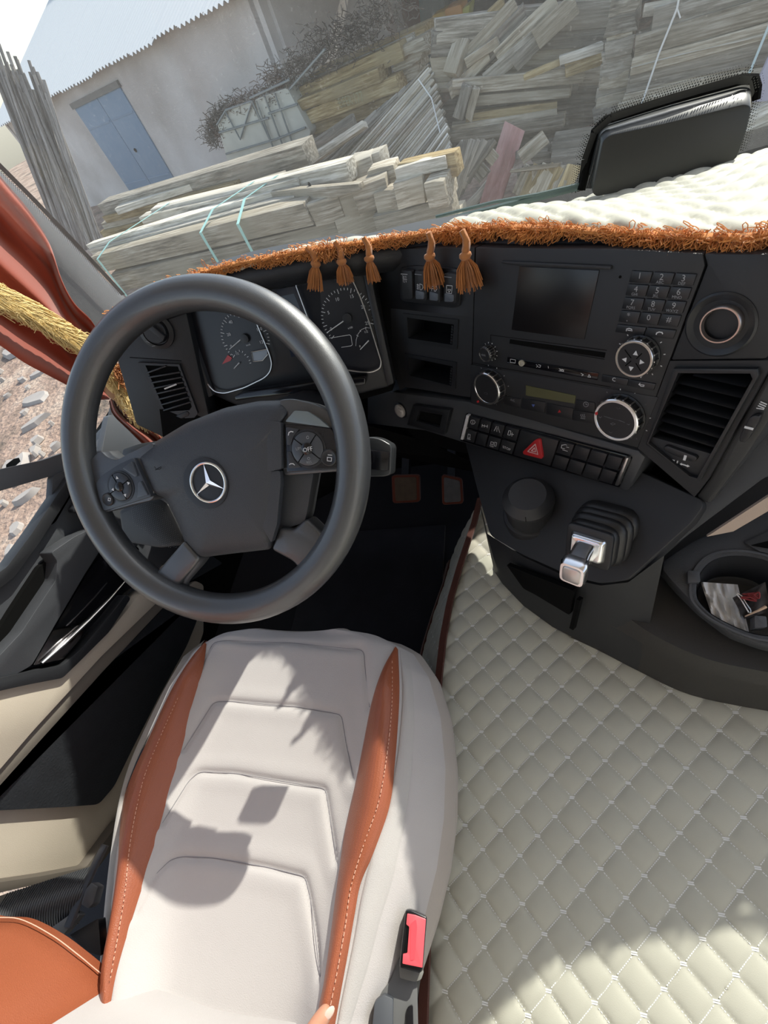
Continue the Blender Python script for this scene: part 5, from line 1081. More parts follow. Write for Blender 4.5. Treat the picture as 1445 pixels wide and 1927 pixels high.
def sq(c, x, y, a_, b_): return [c+a_*px_+b_*py_ for px_, py_ in rpoly([(-x, -y), (x, -y), (x, y), (-x, y)], min(x, y)*.5, 3)]
MB().loft([sq(E0-n1*.006, .015, .014, a1, b1), sq(E0.lerp(E1, .4), .014, .012, a1, b1), sq(E0.lerp(E1, .75), .0155, .012, a1, b1)]).obj('lever_arm', CHR, pb, sharp=50)
MB().loft([sq(E0.lerp(E1, .6), .014, .010, a1, b1), sq(E0.lerp(E1, .72), .018, .015, a1, b1), sq(E1, .019, .017, a1, b1), sq(E1+dn.normalized()*.006, .0165, .0145, a1, b1)]).obj('lever_grip', CHR, pb, sharp=40)
MB().loft([sq(E1+dn.normalized()*.005, .013, .0115, a1, b1), sq(E1+dn.normalized()*.0075, .013, .0115, a1, b1)]).obj('lever_button', SILV, pb, bevel=.001)
# ================================================================= quilted mats
def pillow(p, q, pw=.32): return (abs(math.sin(math.pi*p))*abs(math.sin(math.pi*q)))**pw
def quilt(fn, us, vs, cell, hgt, nu, nv, name, par, stitch=True, lenU=1, lenV=1, Lf=None):
    Lf = Lf or (lambda u: lenV)
    # fn(u,v) -> point; quilt pattern in metric coordinates s=u*lenU, t=v*lenV
    def nrm(u, v):
        e = 1e-3; a_ = fn(min(u+e, 1), v)-fn(max(u-e, 0), v); b_ = fn(u, min(v+e, 1))-fn(u, max(v-e, 0)); n_ = a_.cross(b_).normalized(); return n_ if n_.z > -.2 else -n_
    def P(u, v):
        s_, t_ = us+u*lenU, vs+v*Lf(u); p, q = (s_+t_)/cell, (s_-t_)/cell
        return fn(u, v)+nrm(u, v)*(hgt*pillow(p, q))
    o = MB().grid(P, nu, nv).obj(name, QUILT, par, recalc=False, sharp=0); o.data.shade_smooth()
    mb = MB(); md = MB(); imax = int((abs(us)+abs(vs)+lenU+lenV)/cell)+2
    for i in range(-imax, imax):
        for j in range(-imax, imax):
            s_, t_ = (i+j)*cell/2, (i-j)*cell/2; u = (s_-us)/lenU; v = (t_-vs)/Lf(min(1, max(0, u)))
            if not (0.002 < u < .998 and 0.002 < v < .998): continue
            c = fn(u, v); e = .004; U_ = (fn(min(u+e, 1), v)-fn(max(u-e, 0), v)).normalized(); n_ = nrm(u, v); V_ = n_.cross(U_)
            for k in (-.0011, .0011): mb.box(c+n_*.0012+V_*k, U_*.0052, V_*.0008, n_*.0008)
            for (di, dj) in ((1, 0), (0, 1)):       # dotted seams towards two neighbours
                s2, t2 = (i+di+j+dj)*cell/2, (i+di-j-dj)*cell/2; u2 = (s2-us)/lenU; v2 = (t2-vs)/Lf(min(1, max(0, u2)))
                if not (0 < u2 < 1 and 0 < v2 < 1): continue
                for k in range(2, 11):
                    f = k/12; uu, vv = u+(u2-u)*f, v+(v2-v)*f; cc = fn(uu, vv); dr = (fn(u2, v2)-c).normalized(); w_ = n_.cross(dr)
                    md.add([cc+n_*.0026-dr*.0012-w_*.0006, cc+n_*.0026+dr*.0012-w_*.0006, cc+n_*.0026+dr*.0012+w_*.0006, cc+n_*.0026-dr*.0012+w_*.0006], [(0, 1, 2, 3)])
    if stitch:
        stuff(mb.obj('stitch_bars', THREAD, o, recalc=False, sharp=0)); stuff(md.obj('seam_stitches', THREAD, o, recalc=False, sharp=0))
    return o
# ---- dash mat
mat_ = thing('dash_mat', 'cream quilted dash mat with orange looped fringe below the windscreen', 'dash mat', V((.2, .75, -.45)))
EPm = cat([edge_pt(*p) for p in EPX]+EPR, 12)
cum = [0]
for a_, b_ in zip(EPm, EPm[1:]): cum.append(cum[-1]+(b_-a_).length)
EPL = cum[-1]; EPu = []; j = 0
for k in range(301):
    d = EPL*k/300
    while j < len(cum)-2 and cum[j+1] < d: j += 1
    EPu.append(EPm[j].lerp(EPm[j+1], (d-cum[j])/(cum[j+1]-cum[j])))
EPm = EPu
def mat_back(p):
    xw = p.x*1.02+.06*max(0, 1-abs(p.x-.2)/.5); return V((xw, wsx(xw, -.43).y-.03, -.405 if p.x > -.1 else -.44))
def mat_len(u):
    k = u*(len(EPm)-1); i = min(int(k), len(EPm)-2); p = EPm[i].lerp(EPm[i+1], k-i); return (mat_back(p)-p).length
def matfn(u, v):
    k = u*(len(EPm)-1); i = min(int(k), len(EPm)-2); p = EPm[i].lerp(EPm[i+1], k-i)+V((0, 0, .0))
    q = mat_back(p)
    r = p.lerp(q, v); r.z += .02*math.sin(math.pi*min(1, v*1.3))*(1-v) + .004*math.sin(p.x*17+v*5)
    if v < .03: r.z -= .008*(1-v/.03)
    return r
quilt(matfn, -.9, 0, .060, .008, 420, 110, 'quilted_top', mat_, lenU=EPL, lenV=.42, Lf=mat_len)
MB().tube([p+V((0, -.004, .002)) for p in EPm], .005, 6, flat=.7).obj('braid', ORG, mat_, sharp=60)
random.seed(51)
mb = MB()
for i in range(8500):
    k = random.randrange(len(EPm)-1); p = EPm[k].lerp(EPm[k+1], random.random()); t = EPm[k+1]-EPm[k]; t.z = 0; t.normalize(); o_ = V((t.y, -t.x, 0))
    if p.x < -.62 and random.random() < .75: continue
    big = 1+.55*math.sin(p.x*41+1)*math.sin(p.x*17); L = random.uniform(.007, .016)*big; w_ = random.uniform(.0012, .0032)
    c = p+o_*random.uniform(-.004, .006)+V((0, 0, random.uniform(-.004, .007)))
    up = random.random() < .22
    dn_ = (o_*random.uniform(.4, 1.0)+V((0, 0, random.uniform(-1.3, -.2) if not up else random.uniform(.1, .9)))+t*random.uniform(-.5, .5)).normalized()
    mb.tube([c-t*w_, c+dn_*L*.7-t*w_*1.3, c+dn_*L, c+dn_*L*.75+t*w_*1.3, c+dn_*L*.1+t*w_], .00055, 3, cap=False)
stuff(mb.obj('looped_fringe', ORG, mat_, recalc=False, sharp=60))
for (a_, b_, c_, n_, s_) in (((577, 465), (594, 494), (593, 545), 130, .014), ((630, 455), (642, 490), (651, 534), 150, .015), ((684, 447), (694, 484), (705, 530), 120, .012), ((806, 437), (808, 480), (818, 538), 150, .018), ((869, 433), (875, 478), (886, 544), 160, .020)):
    P0 = edge_pt(*a_); FT = AF.shift(.022) if a_[0] > 740 else CF_.shift(.056)
    tassel(FT.px(*a_, 0), FT.px(*b_, 0), FT.px(*c_, -.004), n_, s_, BRT, 'tassel', mat_, cordr=.0055)
# loose threads
tag_th = MB().tube([ony(x, y, EPm[130].y-.02) for x, y in ((1385, 470), (1392, 492), (1398, 520))], .0006, 4).tube([edge_pt(1270, 440)+V((0, -.01, -.004)), edge_pt(1290, 455)+V((0, -.012, -.004)), edge_pt(1255, 478)+V((0, -.01, 0))], .0007, 4).obj('loose_thread', ORG, mat_)
# ---- sensor housing behind the windscreen foot
SH = Frame(ony(1240, 290, .90), V((-.05, -.93, .36)), V((1, .05, 0)))
so_ = thing('sensor_housing', 'black plastic sensor housing at the foot of the windscreen', 'housing', SH.px(1240, 330, 0))
HOUS = plastic('housing_black', (.022, .024, .023), .33)
c3 = crop(850, 0, 2.4286)
front = rpoly(c3([(690, 645), (720, 620), (1000, 560), (1340, 478), (1370, 490), (1345, 600), (1300, 730), (1000, 830), (660, 900), (640, 880)]), 10, 3)
rear = rpoly(c3([(672, 600), (700, 575), (1000, 480), (1320, 395), (1368, 400), (1372, 480), (1340, 600), (1000, 700), (640, 800), (625, 790)]), 10, 3)
MB().loft([[SH.px(*p, 0) for p in front], [SH.px(*lerp2(p, q, .55), -.012) for p, q in zip(front, rear)], [SH.px(*q, -.045) for q in rear]]).obj('cover', HOUS, so_, bevel=.004, seg=3, sharp=50)
for k in range(4): MB().tube([SH.px(*p, -.012) for p in c3([(672+k*5, 640), (640+k*7, 780), (616+k*8, 862)])], .0014, 5).obj('side_rib', HOUS, so_)
MB().tube([SH.px(*p, -.05) for p in c3([(592, 870), (620, 760), (655, 600), (700, 548), (1000, 455), (1330, 362), (1382, 362), (1392, 400), (1385, 460)])], .007, 8).obj('rubber_lip', VOID, so_)
# ---- engine tunnel mat
tm = thing('tunnel_mat', 'cream diamond-quilted vinyl mat covering the engine tunnel', 'floor mat', V((.3, .0, FLZ)))
etop = [onz(x, y, TUNZ) for x, y in ((905, 935), (893, 985), (868, 1060), (848, 1130), (835, 1200), (826, 1280), (818, 1400), (812, 1550), (805, 1720), (798, 1900), (790, 2200), (780, 2700))]
ep = sorted([(p.y, p.x) for p in etop])
def xe(y):
    if y <= ep[0][0]: return ep[0][1]
    for (y0, x0), (y1, x1) in zip(ep, ep[1:]):
        if y <= y1: return x0+(x1-x0)*(y-y0)/(y1-y0)
    return ep[-1][1]
Y0, Y1 = -.75, .66
def tmf(u, v):
    y = Y0+(Y1-Y0)*v; x0 = xe(y); s_ = -.2+1.3*u                # s: signed distance from the top edge
    if s_ >= 0:
        z = TUNZ+.006*math.sin(y*7)*math.exp(-s_*8)
        return V((x0+s_, y, z-.012*math.exp(-s_/.02)))
    f = -s_/.2; of = .06+.075*min(1, max(0, (y-.12)/.12)); return V((x0-of*f-.008*math.sin(f*3), y, TUNZ-.012-.31*f))
quilt(tmf, -.2, Y0, .056, .0058, 420, 440, 'quilted_cover', tm, lenU=1.3, lenV=Y1-Y0)
P = [V((xe(y), y, TUNZ+.004)) for y in [Y0+(Y1-Y0)*k/60 for k in range(61)]]
def ribbon(P, wd, side, n_, th=.0025):
    mb = MB()
    for i in range(len(P)-1):
        mb.box((P[i]+P[i+1])/2, (P[i+1]-P[i])*.52, side*wd/2, n_*th)
    return mb
ribbon(P, .0145, V((.95, 0, .3)).normalized(), V((-.3, 0, .95))).obj('edge_ribbon', PIPE, tm)
P = [V((xe(y)-.064-.075*min(1, max(0, (y-.12)/.12)), y, FLZ+.012)) for y in [Y0+(Y1-Y0)*k/60 for k in range(61)]]
ribbon(P, .03, V((.5, 0, .85)).normalized(), V((-.85, 0, .5)), .004).obj('lower_edge_ribbon', PIPE, tm)
# ================================================================= steering wheel
tl, yw = math.radians(45), math.radians(5)
WN = V((math.sin(tl)*math.sin(yw), -math.sin(tl)*math.cos(yw), math.cos(tl)))
WC = V((-.4145, .3625, -.3405))
SW = Frame(WC, WN, V((1, .08, 0)))
sw_ = thing('steering_wheel', 'black truck steering wheel with four spokes, star emblem and switch pads', 'steering wheel', WC-WN*.05)
c5 = crop(100, 500, 2.223)
MB().tube([SW.at(.211*math.cos(a_), .211*math.sin(a_)) for a_ in [6.28319*k/96 for k in range(96)]], .0215, 20, closed=True, ref=tuple(WN)).obj('rim', RIMM, sw_, sharp=80)
def wplate(name, pts, h0, h1, mat, r=6, bev=.004, par=None, seg=3): return MB().plate(SW, rpoly(c5(pts), r) if r else c5(pts), h0, h1).obj(name, mat, par or sw_, bevel=bev, seg=seg, sharp=45)
def slab(name, pts_lo, pts_hi, h0, h1, mat, seg=3, bev=.006):
    return None
# airbag pad: domed
pad = rpoly(c5([(345, 800), (420, 742), (560, 657), (720, 594), (860, 566), (972, 562), (1000, 598), (962, 652), (968, 870), (955, 1000), (938, 1100), (912, 1186), (760, 1203), (608, 1222), (552, 1162), (528, 1090), (468, 972), (408, 950)]), 7, 3)
pc = V((sum(p[0] for p in pad)/len(pad), sum(p[1] for p in pad)/len(pad)))
rings = []
for f, h in ((1.0, -.035), (1.0, -.014), (.99, -.006), (.965, .001), (.93, .006), (.86, .0105), (.72, .0145), (.5, .017), (.25, .018)):
    rings.append([SW.px(pc.x+(x-pc.x)*f, pc.y+(y-pc.y)*f, h) for x, y in pad])
MB().loft(rings).obj('airbag_pad', PADM, sw_, sharp=55)
wplate('pad_crease', [(850, 860), (948, 858), (952, 900), (935, 1085), (912, 1160), (862, 1070)], .003, .013, PADM, 4, .004)
wplate('pad_upper_facet', [(868, 640), (952, 655), (955, 850), (852, 872)], .005, .0145, PADM, 4, .004)
# emblem
EC = SW.px(392, 908, .019); k = .0
em = MB().lathe(SW.px(391, 909, .014), WN, [(.034, 0), (.034, .005), (.030, .0055), (.0, .0055)], 48).obj('emblem', BLK2, sw_)
Rr = .0255; EC = SW.px(391.5, 908, .0205)
MB().tube([EC+SW.a*(Rr*math.cos(a_))+SW.b*(Rr*math.sin(a_)) for a_ in [6.28319*k/56 for k in range(56)]], .0018, 8, closed=True).obj('ring', CHR, em)
ang0 = math.atan2(*(lambda q: (q[1], q[0]))(SW.loc(SW.px(383, 874, .0205)-EC+SW.O)[:2]))
star = MB(); apex = EC+WN*.0045
for k in range(3):
    an = ang0+k*2.0944; d_ = SW.a*math.cos(an)+SW.b*math.sin(an); d1_ = SW.a*math.cos(an+1.0472)+SW.b*math.sin(an+1.0472); d2_ = SW.a*math.cos(an-1.0472)+SW.b*math.sin(an-1.0472)
    tip = EC+d_*(Rr*.97); i1 = EC+d1_*(Rr*.16); i2 = EC+d2_*(Rr*.16)
    star.add([apex, tip, i1, i2], [(0, 1, 2), (0, 3, 1), (1, 3, 2)])
star.obj('star', CHR, em, sharp=10)
MB().lathe(EC-WN*.004, WN, [(Rr, 0), (Rr, .0015), (0, .0015)], 40).obj('disc', plastic('emblem_disc', (.010, .011, .014), .3), em)
# spokes
wplate('spoke', [(90, 900), (150, 820), (195, 770), (222, 800), (262, 815), (330, 778), (420, 735), (420, 980), (330, 1000), (215, 1035), (150, 1030)], -.03, .002, RIMM, 10, .008)
wplate('spoke', [(940, 560), (1000, 555), (1085, 575), (1150, 605), (1165, 600), (1240, 640), (1280, 760), (1280, 860), (1215, 860), (960, 880)], -.03, .004, RIMM, 10, .008)
wplate('spoke', [(545, 1150), (612, 1228), (590, 1262), (512, 1350), (520, 1395), (470, 1440), (380, 1385), (395, 1325), (440, 1270)], -.03, .002, RIMM, 8, .010)
wplate('spoke', [(910, 1190), (945, 1095), (1000, 1105), (1055, 1058), (1120, 1120), (1180, 1165), (1200, 1210), (1130, 1320), (1060, 1330), (1042, 1290), (1000, 1238)], -.03, .002, RIMM, 8, .010)
wplate('spoke_web', [(945, 865), (1090, 862), (1060, 1040), (1050, 1075), (945, 1110)], -.035, -.008, DGREY, 5, .006)
# left switch pad
cl = crop(170, 840, 4.983)
lpad = MB().plate(SW, rpoly(cl([(52, 345), (110, 270), (270, 165), (405, 105), (572, 470), (300, 555), (125, 605), (80, 480)]), 4), -.004, .008).obj('switch_pad', plastic('pad_slate', (.035, .040, .05), .35), sw_, bevel=.002)
cr_ = crop(520, 760, 6.02)
rpad = MB().plate(SW, rpoly(cr_([(95, 225), (620, 275), (690, 420), (742, 735), (118, 778)]), 4), -.004, .010).obj('switch_pad', plastic('pad_gloss_slate', (.012, .013, .017), .22), sw_, bevel=.002)
MB().plate(SW, rpoly(cr_([(100, 200), (205, 75), (350, 85), (480, 165), (605, 270)]), 3), -.004, .012).obj('pad_trim', plastic('bright_grey_trim', (.16, .19, .20), .2), sw_, bevel=.002)
def swknob(par, c, r_, h, segs, mb_mat):
    C = SW.px(*c, h); a_ = MB().lathe(C, WN, [(r_*1.12, -.004), (r_*1.12, .0008), (r_*1.0, .0012), (r_*.98, .0)], 40).obj('dial_ring', BLK2, par)
    MB().lathe(C, WN, [(r_*.97, -.002), (r_*.97, .002), (r_*.85, .0034), (r_*.4, .0028), (0, .0026)], 40).obj('rocker_disc', mb_mat, par)
    for k in range(4):
        an = segs+k*1.5708; d_ = SW.a*math.cos(an)+SW.b*math.sin(an); MB().box(C+d_*r_*.66+WN*.003, d_*r_*.3, d_.cross(WN)*.0006, WN*.0004).obj('segment_gap', VOID, par)
    MB().lathe(C, WN, [(r_*.34, 0), (r_*.34, .004), (r_*.22, .0058), (0, .0062)], 24).obj('centre_button', GLOSS, par)
    return C
swknob(lpad, cl([(287, 378)])[0], .0205, .008, .35, plastic('disc_slate', (.03, .034, .042), .35))
swknob(rpad, cr_([(358, 508)])[0], .0215, .010, .75, plastic('disc_grey', (.055, .06, .07), .32))
F12 = SW.shift(.0118)
for p, an in (((250, 295), 0), ((357, 345), -1.57), ((326, 458), 3.14), ((211, 405), 1.57)):
    Cc = SW.px(*cl([p])[0], .0118); MB().add([Cc+SW.a*(x*math.cos(an)-y*math.sin(an))+SW.b*(x*math.sin(an)+y*math.cos(an)) for x, y in ((0, .0028), (-.0024, -.0016), (.0024, -.0016))], [(0, 1, 2)]).obj('arrow', WHT, lpad, recalc=False, sharp=0)
MB().lathe(SW.px(*cl([(172, 497)])[0], .008), WN, [(.0095, -.002), (.0095, .002), (.0082, .003), (.006, .0018), (0, .0016)], 28).obj('page_button', BLK2, lpad)
MB().lathe(SW.px(*cr_([(600, 608)])[0], .010), WN, [(.0105, -.002), (.0105, .002), (.009, .003), (.007, .0018), (0, .0016)], 28).obj('page_button', BLK2, rpad)
for par, cc, pts, h in ((lpad, cl, [(170, 485), (190, 488), (185, 512), (166, 508), (170, 485)], .0102), (rpad, cr_, [(578, 605), (625, 610), (622, 650), (576, 645), (578, 605)], .0125), (rpad, cr_, [(585, 578), (630, 582)], .0125)):
    MB().strokes(SW, [cc(pts)], .0009, h).obj('page_symbol', WHT, par, recalc=False, sharp=0)
for pts in ([(300, 205), (385, 140), (440, 275), (415, 285)], [(445, 345), (470, 325), (540, 455), (435, 485), (445, 440)]):
    MB().plate(SW, rpoly(cl(pts), 2), .006, .0105).obj('rocker_key', plastic('key_slate', (.05, .057, .068), .35), lpad, bevel=.0012)
for pts in ([(108, 262), (255, 285), (190, 370), (162, 465), (118, 465)], [(118, 540), (160, 540), (205, 640), (280, 720), (135, 730)]):
    MB().plate(SW, rpoly(cr_(pts), 2), .008, .0122).obj('call_key', plastic('key_slate2', (.03, .033, .04), .35), rpad, bevel=.0012)
MB().strokes(SW, [cr_([(135, 355), (142, 325), (165, 312), (190, 318)]), cr_([(148, 690), (160, 678), (190, 678), (205, 692)])], .0011, .0124).obj('call_symbols', WHT, rpad, recalc=False, sharp=0)
text(SW.shift(.0165), 'OFF', *cr_([(355, 518)])[0], .0075, WHT, rpad, h=0); text(SW.shift(.0135), 'LIM', *cr_([(250, 508)])[0], .005, DIM, rpad, h=0); text(SW.shift(.0135), 'RES', *cr_([(370, 662)])[0], .0045, DIM, rpad, h=0)
MB().strokes(SW, [cr_([(340+14*math.cos(a_)+14, 380+16*math.sin(a_)) for a_ in [k*.7 for k in range(9)]]), cr_([(366+14*math.cos(a_), 618+14*math.sin(a_)) for a_ in [k*.7 for k in range(10)]])], .0007, .0136).obj('cruise_symbols', DIM, rpad, recalc=False, sharp=0)
MB().strokes(SW, [cl([(600, 190), (620, 215), (650, 215), (665, 200)]), cl([(610, 222), (635, 205), (665, 190)])], .0008, .0175).obj('horn_symbol', VOID, sw_, recalc=False, sharp=0)
# column behind, with perforated lower cover and stalk
col = thing('steering_column', 'black steering column cover behind the wheel with perforated speaker grille', 'steering column', WC-WN*.2+V((0, .05, -.1)))
MB().tube([WC-WN*.035, WC-WN*.11, WC-WN*.24+V((0, .05, 0)), WC-WN*.42+V((0, .10, 0))], [.055, .06, .07, .08], 20, ref=(1, 0, 0)).obj('column_cover', BLK2, col, sharp=60)
GR = SW.shift(-.06)
MB().plate(GR, rpoly(cl([(255, 600), (480, 500), (640, 480), (720, 530), (870, 850), (860, 930), (640, 960), (300, 900)]), 8), -.05, -.004).obj('grille_back', BLK, col, bevel=.006)
mb = MB()
for i in range(26):
    for j in range(24):
        x = 395+i*18; y = 530+j*18; 
        xx, yy = x+(j-10)*3, y+(i-10)*5
        if not (380 < xx < 860 and yy < 950 and yy > 505 and (yy-500) > (xx-620)*1.75-20 and (yy-720) < (xx-400)*.75): continue
        c = GR.px(*cl([(xx, yy)])[0], -.003); mb.add([c+SW.a*.0009, c+SW.b*.0009, c-SW.a*.0009, c-SW.b*.0009], [(0, 1, 2, 3)])
stuff(mb.obj('grille_holes', plastic('grille_dot', (.09, .09, .09), .5), col, recalc=False, sharp=0))
stk = SW.shift(-.05)
sl_ = thing('column_stalk', 'black multifunction stalk sticking out right of the steering wheel', 'stalk', SW.px(700, 850, -.05))
MB().plate(stk, rpoly(cr_([(900, 400), (1060, 370), (1180, 395), (1290, 460), (1308, 500), (1295, 800), (1230, 825), (900, 830)]), 8), -.03, .0).obj('stalk_body', plastic('stalk_black', (.03, .032, .034), .3), sl_, bevel=.006, seg=3)
MB().plate(stk, cr_([(900, 520), (1080, 520), (1280, 540), (1265, 765), (1080, 745), (900, 740)]), -.005, .003).obj('stalk_face', GLOSS, sl_, bevel=.002)
ls2 = thing('wiper_stalk', 'grey stalk end seen left of the wheel hub', 'stalk', SW.px(245, 850, -.06))
MB().plate(SW.shift(-.06), rpoly([(228, 862), (232, 845), (262, 835), (330, 825), (330, 850), (262, 862), (236, 872)], 4), -.02, 0).obj('stalk_body', plastic('stalk_slate', (.07, .075, .08), .4), ls2, bevel=.004)
# ---- pedals
for nm, pts, col_, lb_ in (('brake_pedal', [(742, 899), (783, 898), (784, 941), (744, 943)], (.085, .06, .04), 'worn brown brake pedal pad with dark red edging'), ('accelerator_pedal', [(835, 898), (865, 905), (867, 944), (836, 946)], (.10, .095, .095), 'pale grey accelerator pedal pad with dark red edging')):
    PFm = Frame(ony(sum(p[0] for p in pts)/4, sum(p[1] for p in pts)/4, .85), V((0, -.75, .66)), V((1, 0, 0)))
    cx_, cy_ = sum(p[0] for p in pts)/4, sum(p[1] for p in pts)/4
    pt = thing(nm, lb_, 'pedal', PFm.px(cx_, cy_, -.03)+V((0, 0, -.06)))
    MB().plate(PFm, rpoly([(cx_+(x-cx_)*1.28, cy_+(y-cy_)*1.2) for x, y in pts], 6), -.02, 0).obj('pad_edging', BRN, pt, bevel=.003)
    MB().plate(PFm, rpoly(pts, 4), -.005, .003).obj('pad', cloth(nm+'_cloth', col_, 300, 1.0, var=.3, vs=60), pt, bevel=.001)
    MB().box(PFm.px(cx_, cy_, -.03)+V((0, .08, .02)), V((.012, 0, 0)), V((0, .09, .02)), V((0, 0, .012))).obj('pedal_arm', BLK, pt)
# carpet mat in the footwell
fm = tag(MB().box(V((-.52, .38, FLZ+.006)), V((.24, 0, 0)), V((0, .42, 0)), V((0, 0, .006))).obj('footwell_mat', cloth('footwell_black', (.012, .012, .016), 400, 1.0, var=.5, vs=14), bevel=.003), 'black carpet mat in the driver footwell', 'floor mat')
# ================================================================= driver's seat
SZ = -.735
seat = thing('driver_seat', 'pale grey suede driver seat with tan leather bolsters', 'seat', V((-.44, .0, FLZ)))
Lp = sorted([(p.y, p.x) for p in [onz(x, y, SZ) for x, y in ((450, 1171), (400, 1186), (352, 1222), (305, 1292), (265, 1375), (236, 1445), (218, 1520), (205, 1600), (194, 1700), (188, 1800), (184, 1900), (180, 2050))]])
Rp = sorted([(p.y, p.x) for p in [onz(x, y, SZ) for x, y in ((640, 1173), (715, 1188), (765, 1215), (796, 1262), (818, 1340), (827, 1440), (823, 1540), (808, 1640), (782, 1740), (752, 1830), (716, 1927), (690, 2050))]])
def itp(T, y):
    if y <= T[0][0]: return T[0][1]
    for (y0, x0), (y1, x1) in zip(T, T[1:]):
        if y <= y1: return x0+(x1-x0)*(y-y0)/(y1-y0)
    return T[-1][1]
YF = min(Lp[-1][0], Rp[-1][0]); YB = -.36
def seat_z(x, y):
    xl, xr = itp(Lp, y), itp(Rp, y); c = (xl+xr)/2; hw = (xr-xl)/2; s_ = max(-1.15, min(1.15, (x-c)/hw))
    z = SZ+.03*math.exp(-((abs(s_)-.72)/.16)**2)*min(1, max(0, (YF-y)/.12)) - .018*max(0, 1-(s_/.75)**2)
    ed = max(0, abs(s_)-.86)/.14; z -= .045*ed*ed
    fe = max(0, 1-(YF-y)/.05); z -= .03*fe*fe
    return z
def seatfn(u, v):
    y = YB+(YF-YB)*v; xl, xr = itp(Lp, y), itp(Rp, y); s_ = -1+2*u; x = (xl+xr)/2+s_*(xr-xl)/2
    z = seat_z(x, y)
    return V((x, y, z))
def onseat(px, py, h=0):
    p = onz(px, py, SZ)
    for _ in range(6): p = onz(px, py, seat_z(p.x, p.y)+h)
    return p
# seams pressed into the top
seams = [[(352, 1325), (398, 1208), (420, 1204), (550, 1209), (683, 1222), (686, 1262), (694, 1330)], [(342, 1412), (400, 1320), (430, 1319), (560, 1330), (641, 1344), (650, 1400), (664, 1465)], [(302, 1550), (352, 1470), (372, 1452), (440, 1455), (611, 1484), (618, 1530), (632, 1622)], [(252, 1720), (290, 1645), (318, 1618), (340, 1612), (400, 1615), (500, 1632), (572, 1650), (582, 1690), (600, 1840)]]
SEGS = []
for ln in seams:
    pl = rpoly(ln, 10, 3, closed=False); q = [onseat(*p) for p in pl]
    SEGS += [(a_, b_) for a_, b_ in zip(q, q[1:])]
def seamd(p):
    d = 9
    for a_, b_ in SEGS:
        if abs(p.y-(a_.y+b_.y)/2) > .03+(a_-b_).length/2 or abs(p.x-(a_.x+b_.x)/2) > .03+(a_-b_).length/2: continue
        ab = (b_-a_).to_2d(); t = max(0, min(1, (p-a_).to_2d().dot(ab)/max(1e-9, ab.length_squared))); d = min(d, ((p-a_).to_2d()-ab*t).length)
    return d
def seatq(u, v):
    p = seatfn(u, v); d = seamd(p); p.z -= .0045*math.exp(-(d/.005)**2)-.0012*math.exp(-((d-.016)/.012)**2); return p
def skirt():
    mb = MB(); n_ = 150; m_ = 190; mb.grid(seatq, n_, m_)
    # outer skirt: follow border down
    bd = [seatfn(0, j/60) for j in range(61)]+[seatfn(i/40, 1) for i in range(1, 41)]+[seatfn(1, 1-j/60) for j in range(1, 61)]
    return mb, bd
mb, bd = skirt()
cush = mb.obj('cushion', SEATF, seat, recalc=False, sharp=0); cush.data.shade_smooth()
cc = V((-.44, -.03, 0))
sk_ = [bd, [p+(p-cc).to_2d().normalized().to_3d()*.010+V((0, 0, -.022)) for p in bd], [p+(p-cc).to_2d().normalized().to_3d()*.010+V((0, 0, -.055)) for p in bd], [p-(p-cc).to_2d().normalized().to_3d()*.015+V((0, 0, -.10)) for p in bd], [p-(p-cc).to_2d().normalized().to_3d()*.06+V((0, 0, -.115)) for p in bd]]
MB().loft(sk_, close=False).obj('side_cover', SEATS, seat, sharp=60, recalc=False)
# seam threads
NAVY = plastic('dark_seam_thread', (.20, .19, .21), .8)
for ln in seams: MB().tube([onseat(*p)+V((0, 0, -.0035)) for p in rpoly(ln, 10, 3, closed=False)], .0005, 4, cap=False).obj('seam_thread', NAVY, cush, recalc=False, sharp=0)
# leather bolsters: ruled between two pixel edges, puffed up
def strip(e0, e1, puff, mat, name, par, lift=.001, k=10, nv=14):
    A_ = cat([V((*p, 0)) for p in e0], k); B_ = cat([V((*p, 0)) for p in e1], k); n_ = min(len(A_), len(B_))
    def f(u, v):
        i = min(int(u*(n_-1)+.0001), n_-1); p = A_[i].lerp(B_[i], v); q = onseat(p.x, p.y, 0); return q+V((0, 0, lift+puff*math.sin(math.pi*v)**.7*min(1, u*8+.15)))
    return MB().grid(f, n_, nv).obj(name, mat, par, recalc=False, sharp=0)
def st_line(pts, name, par, mat, lift, r=.0007, dash_=.006):
    q = [onseat(*p, lift) for p in [(v.x, v.y) for v in cat([V((*p, 0)) for p in pts], 24)]]; mb = MB(); L = 0
    for a_, b_ in zip(q, q[1:]):
        L += (b_-a_).length
        if int(L/dash_*2) % 2 == 0: mb.tube([a_, b_], r, 4, cap=False)
    return stuff(mb.obj(name, mat, par, recalc=False, sharp=0))
lbol = strip([(388, 1206), (360, 1240), (322, 1300), (280, 1390), (248, 1460), (232, 1510), (226, 1560), (224, 1620), (212, 1720), (200, 1790), (192, 1840), (186, 1920)], [(390, 1207), (382, 1260), (362, 1330), (345, 1400), (322, 1480), (300, 1560), (285, 1620), (262, 1690), (240, 1760), (226, 1808), (216, 1850), (204, 1920)], .014, TAN, 'bolster', seat)
rbol = strip([(747, 1212), (720, 1260), (700, 1320), (684, 1400), (670, 1470), (650, 1560), (638, 1640), (630, 1700), (620, 1780), (610, 1850), (600, 1900), (590, 1990)], [(749, 1214), (752, 1300), (748, 1380), (742, 1450), (735, 1510), (710, 1590), (680, 1660), (668, 1720), (656, 1790), (645, 1850), (636, 1900), (620, 1990)], .016, TAN, 'bolster', seat)
STT = plastic('pink_stitch', (.62, .34, .24), .7)
st_line([(336, 1310), (300, 1390), (272, 1460), (255, 1530), (243, 1600), (235, 1680), (222, 1760), (208, 1840)], 'bolster_stitching', lbol, STT, .0155)
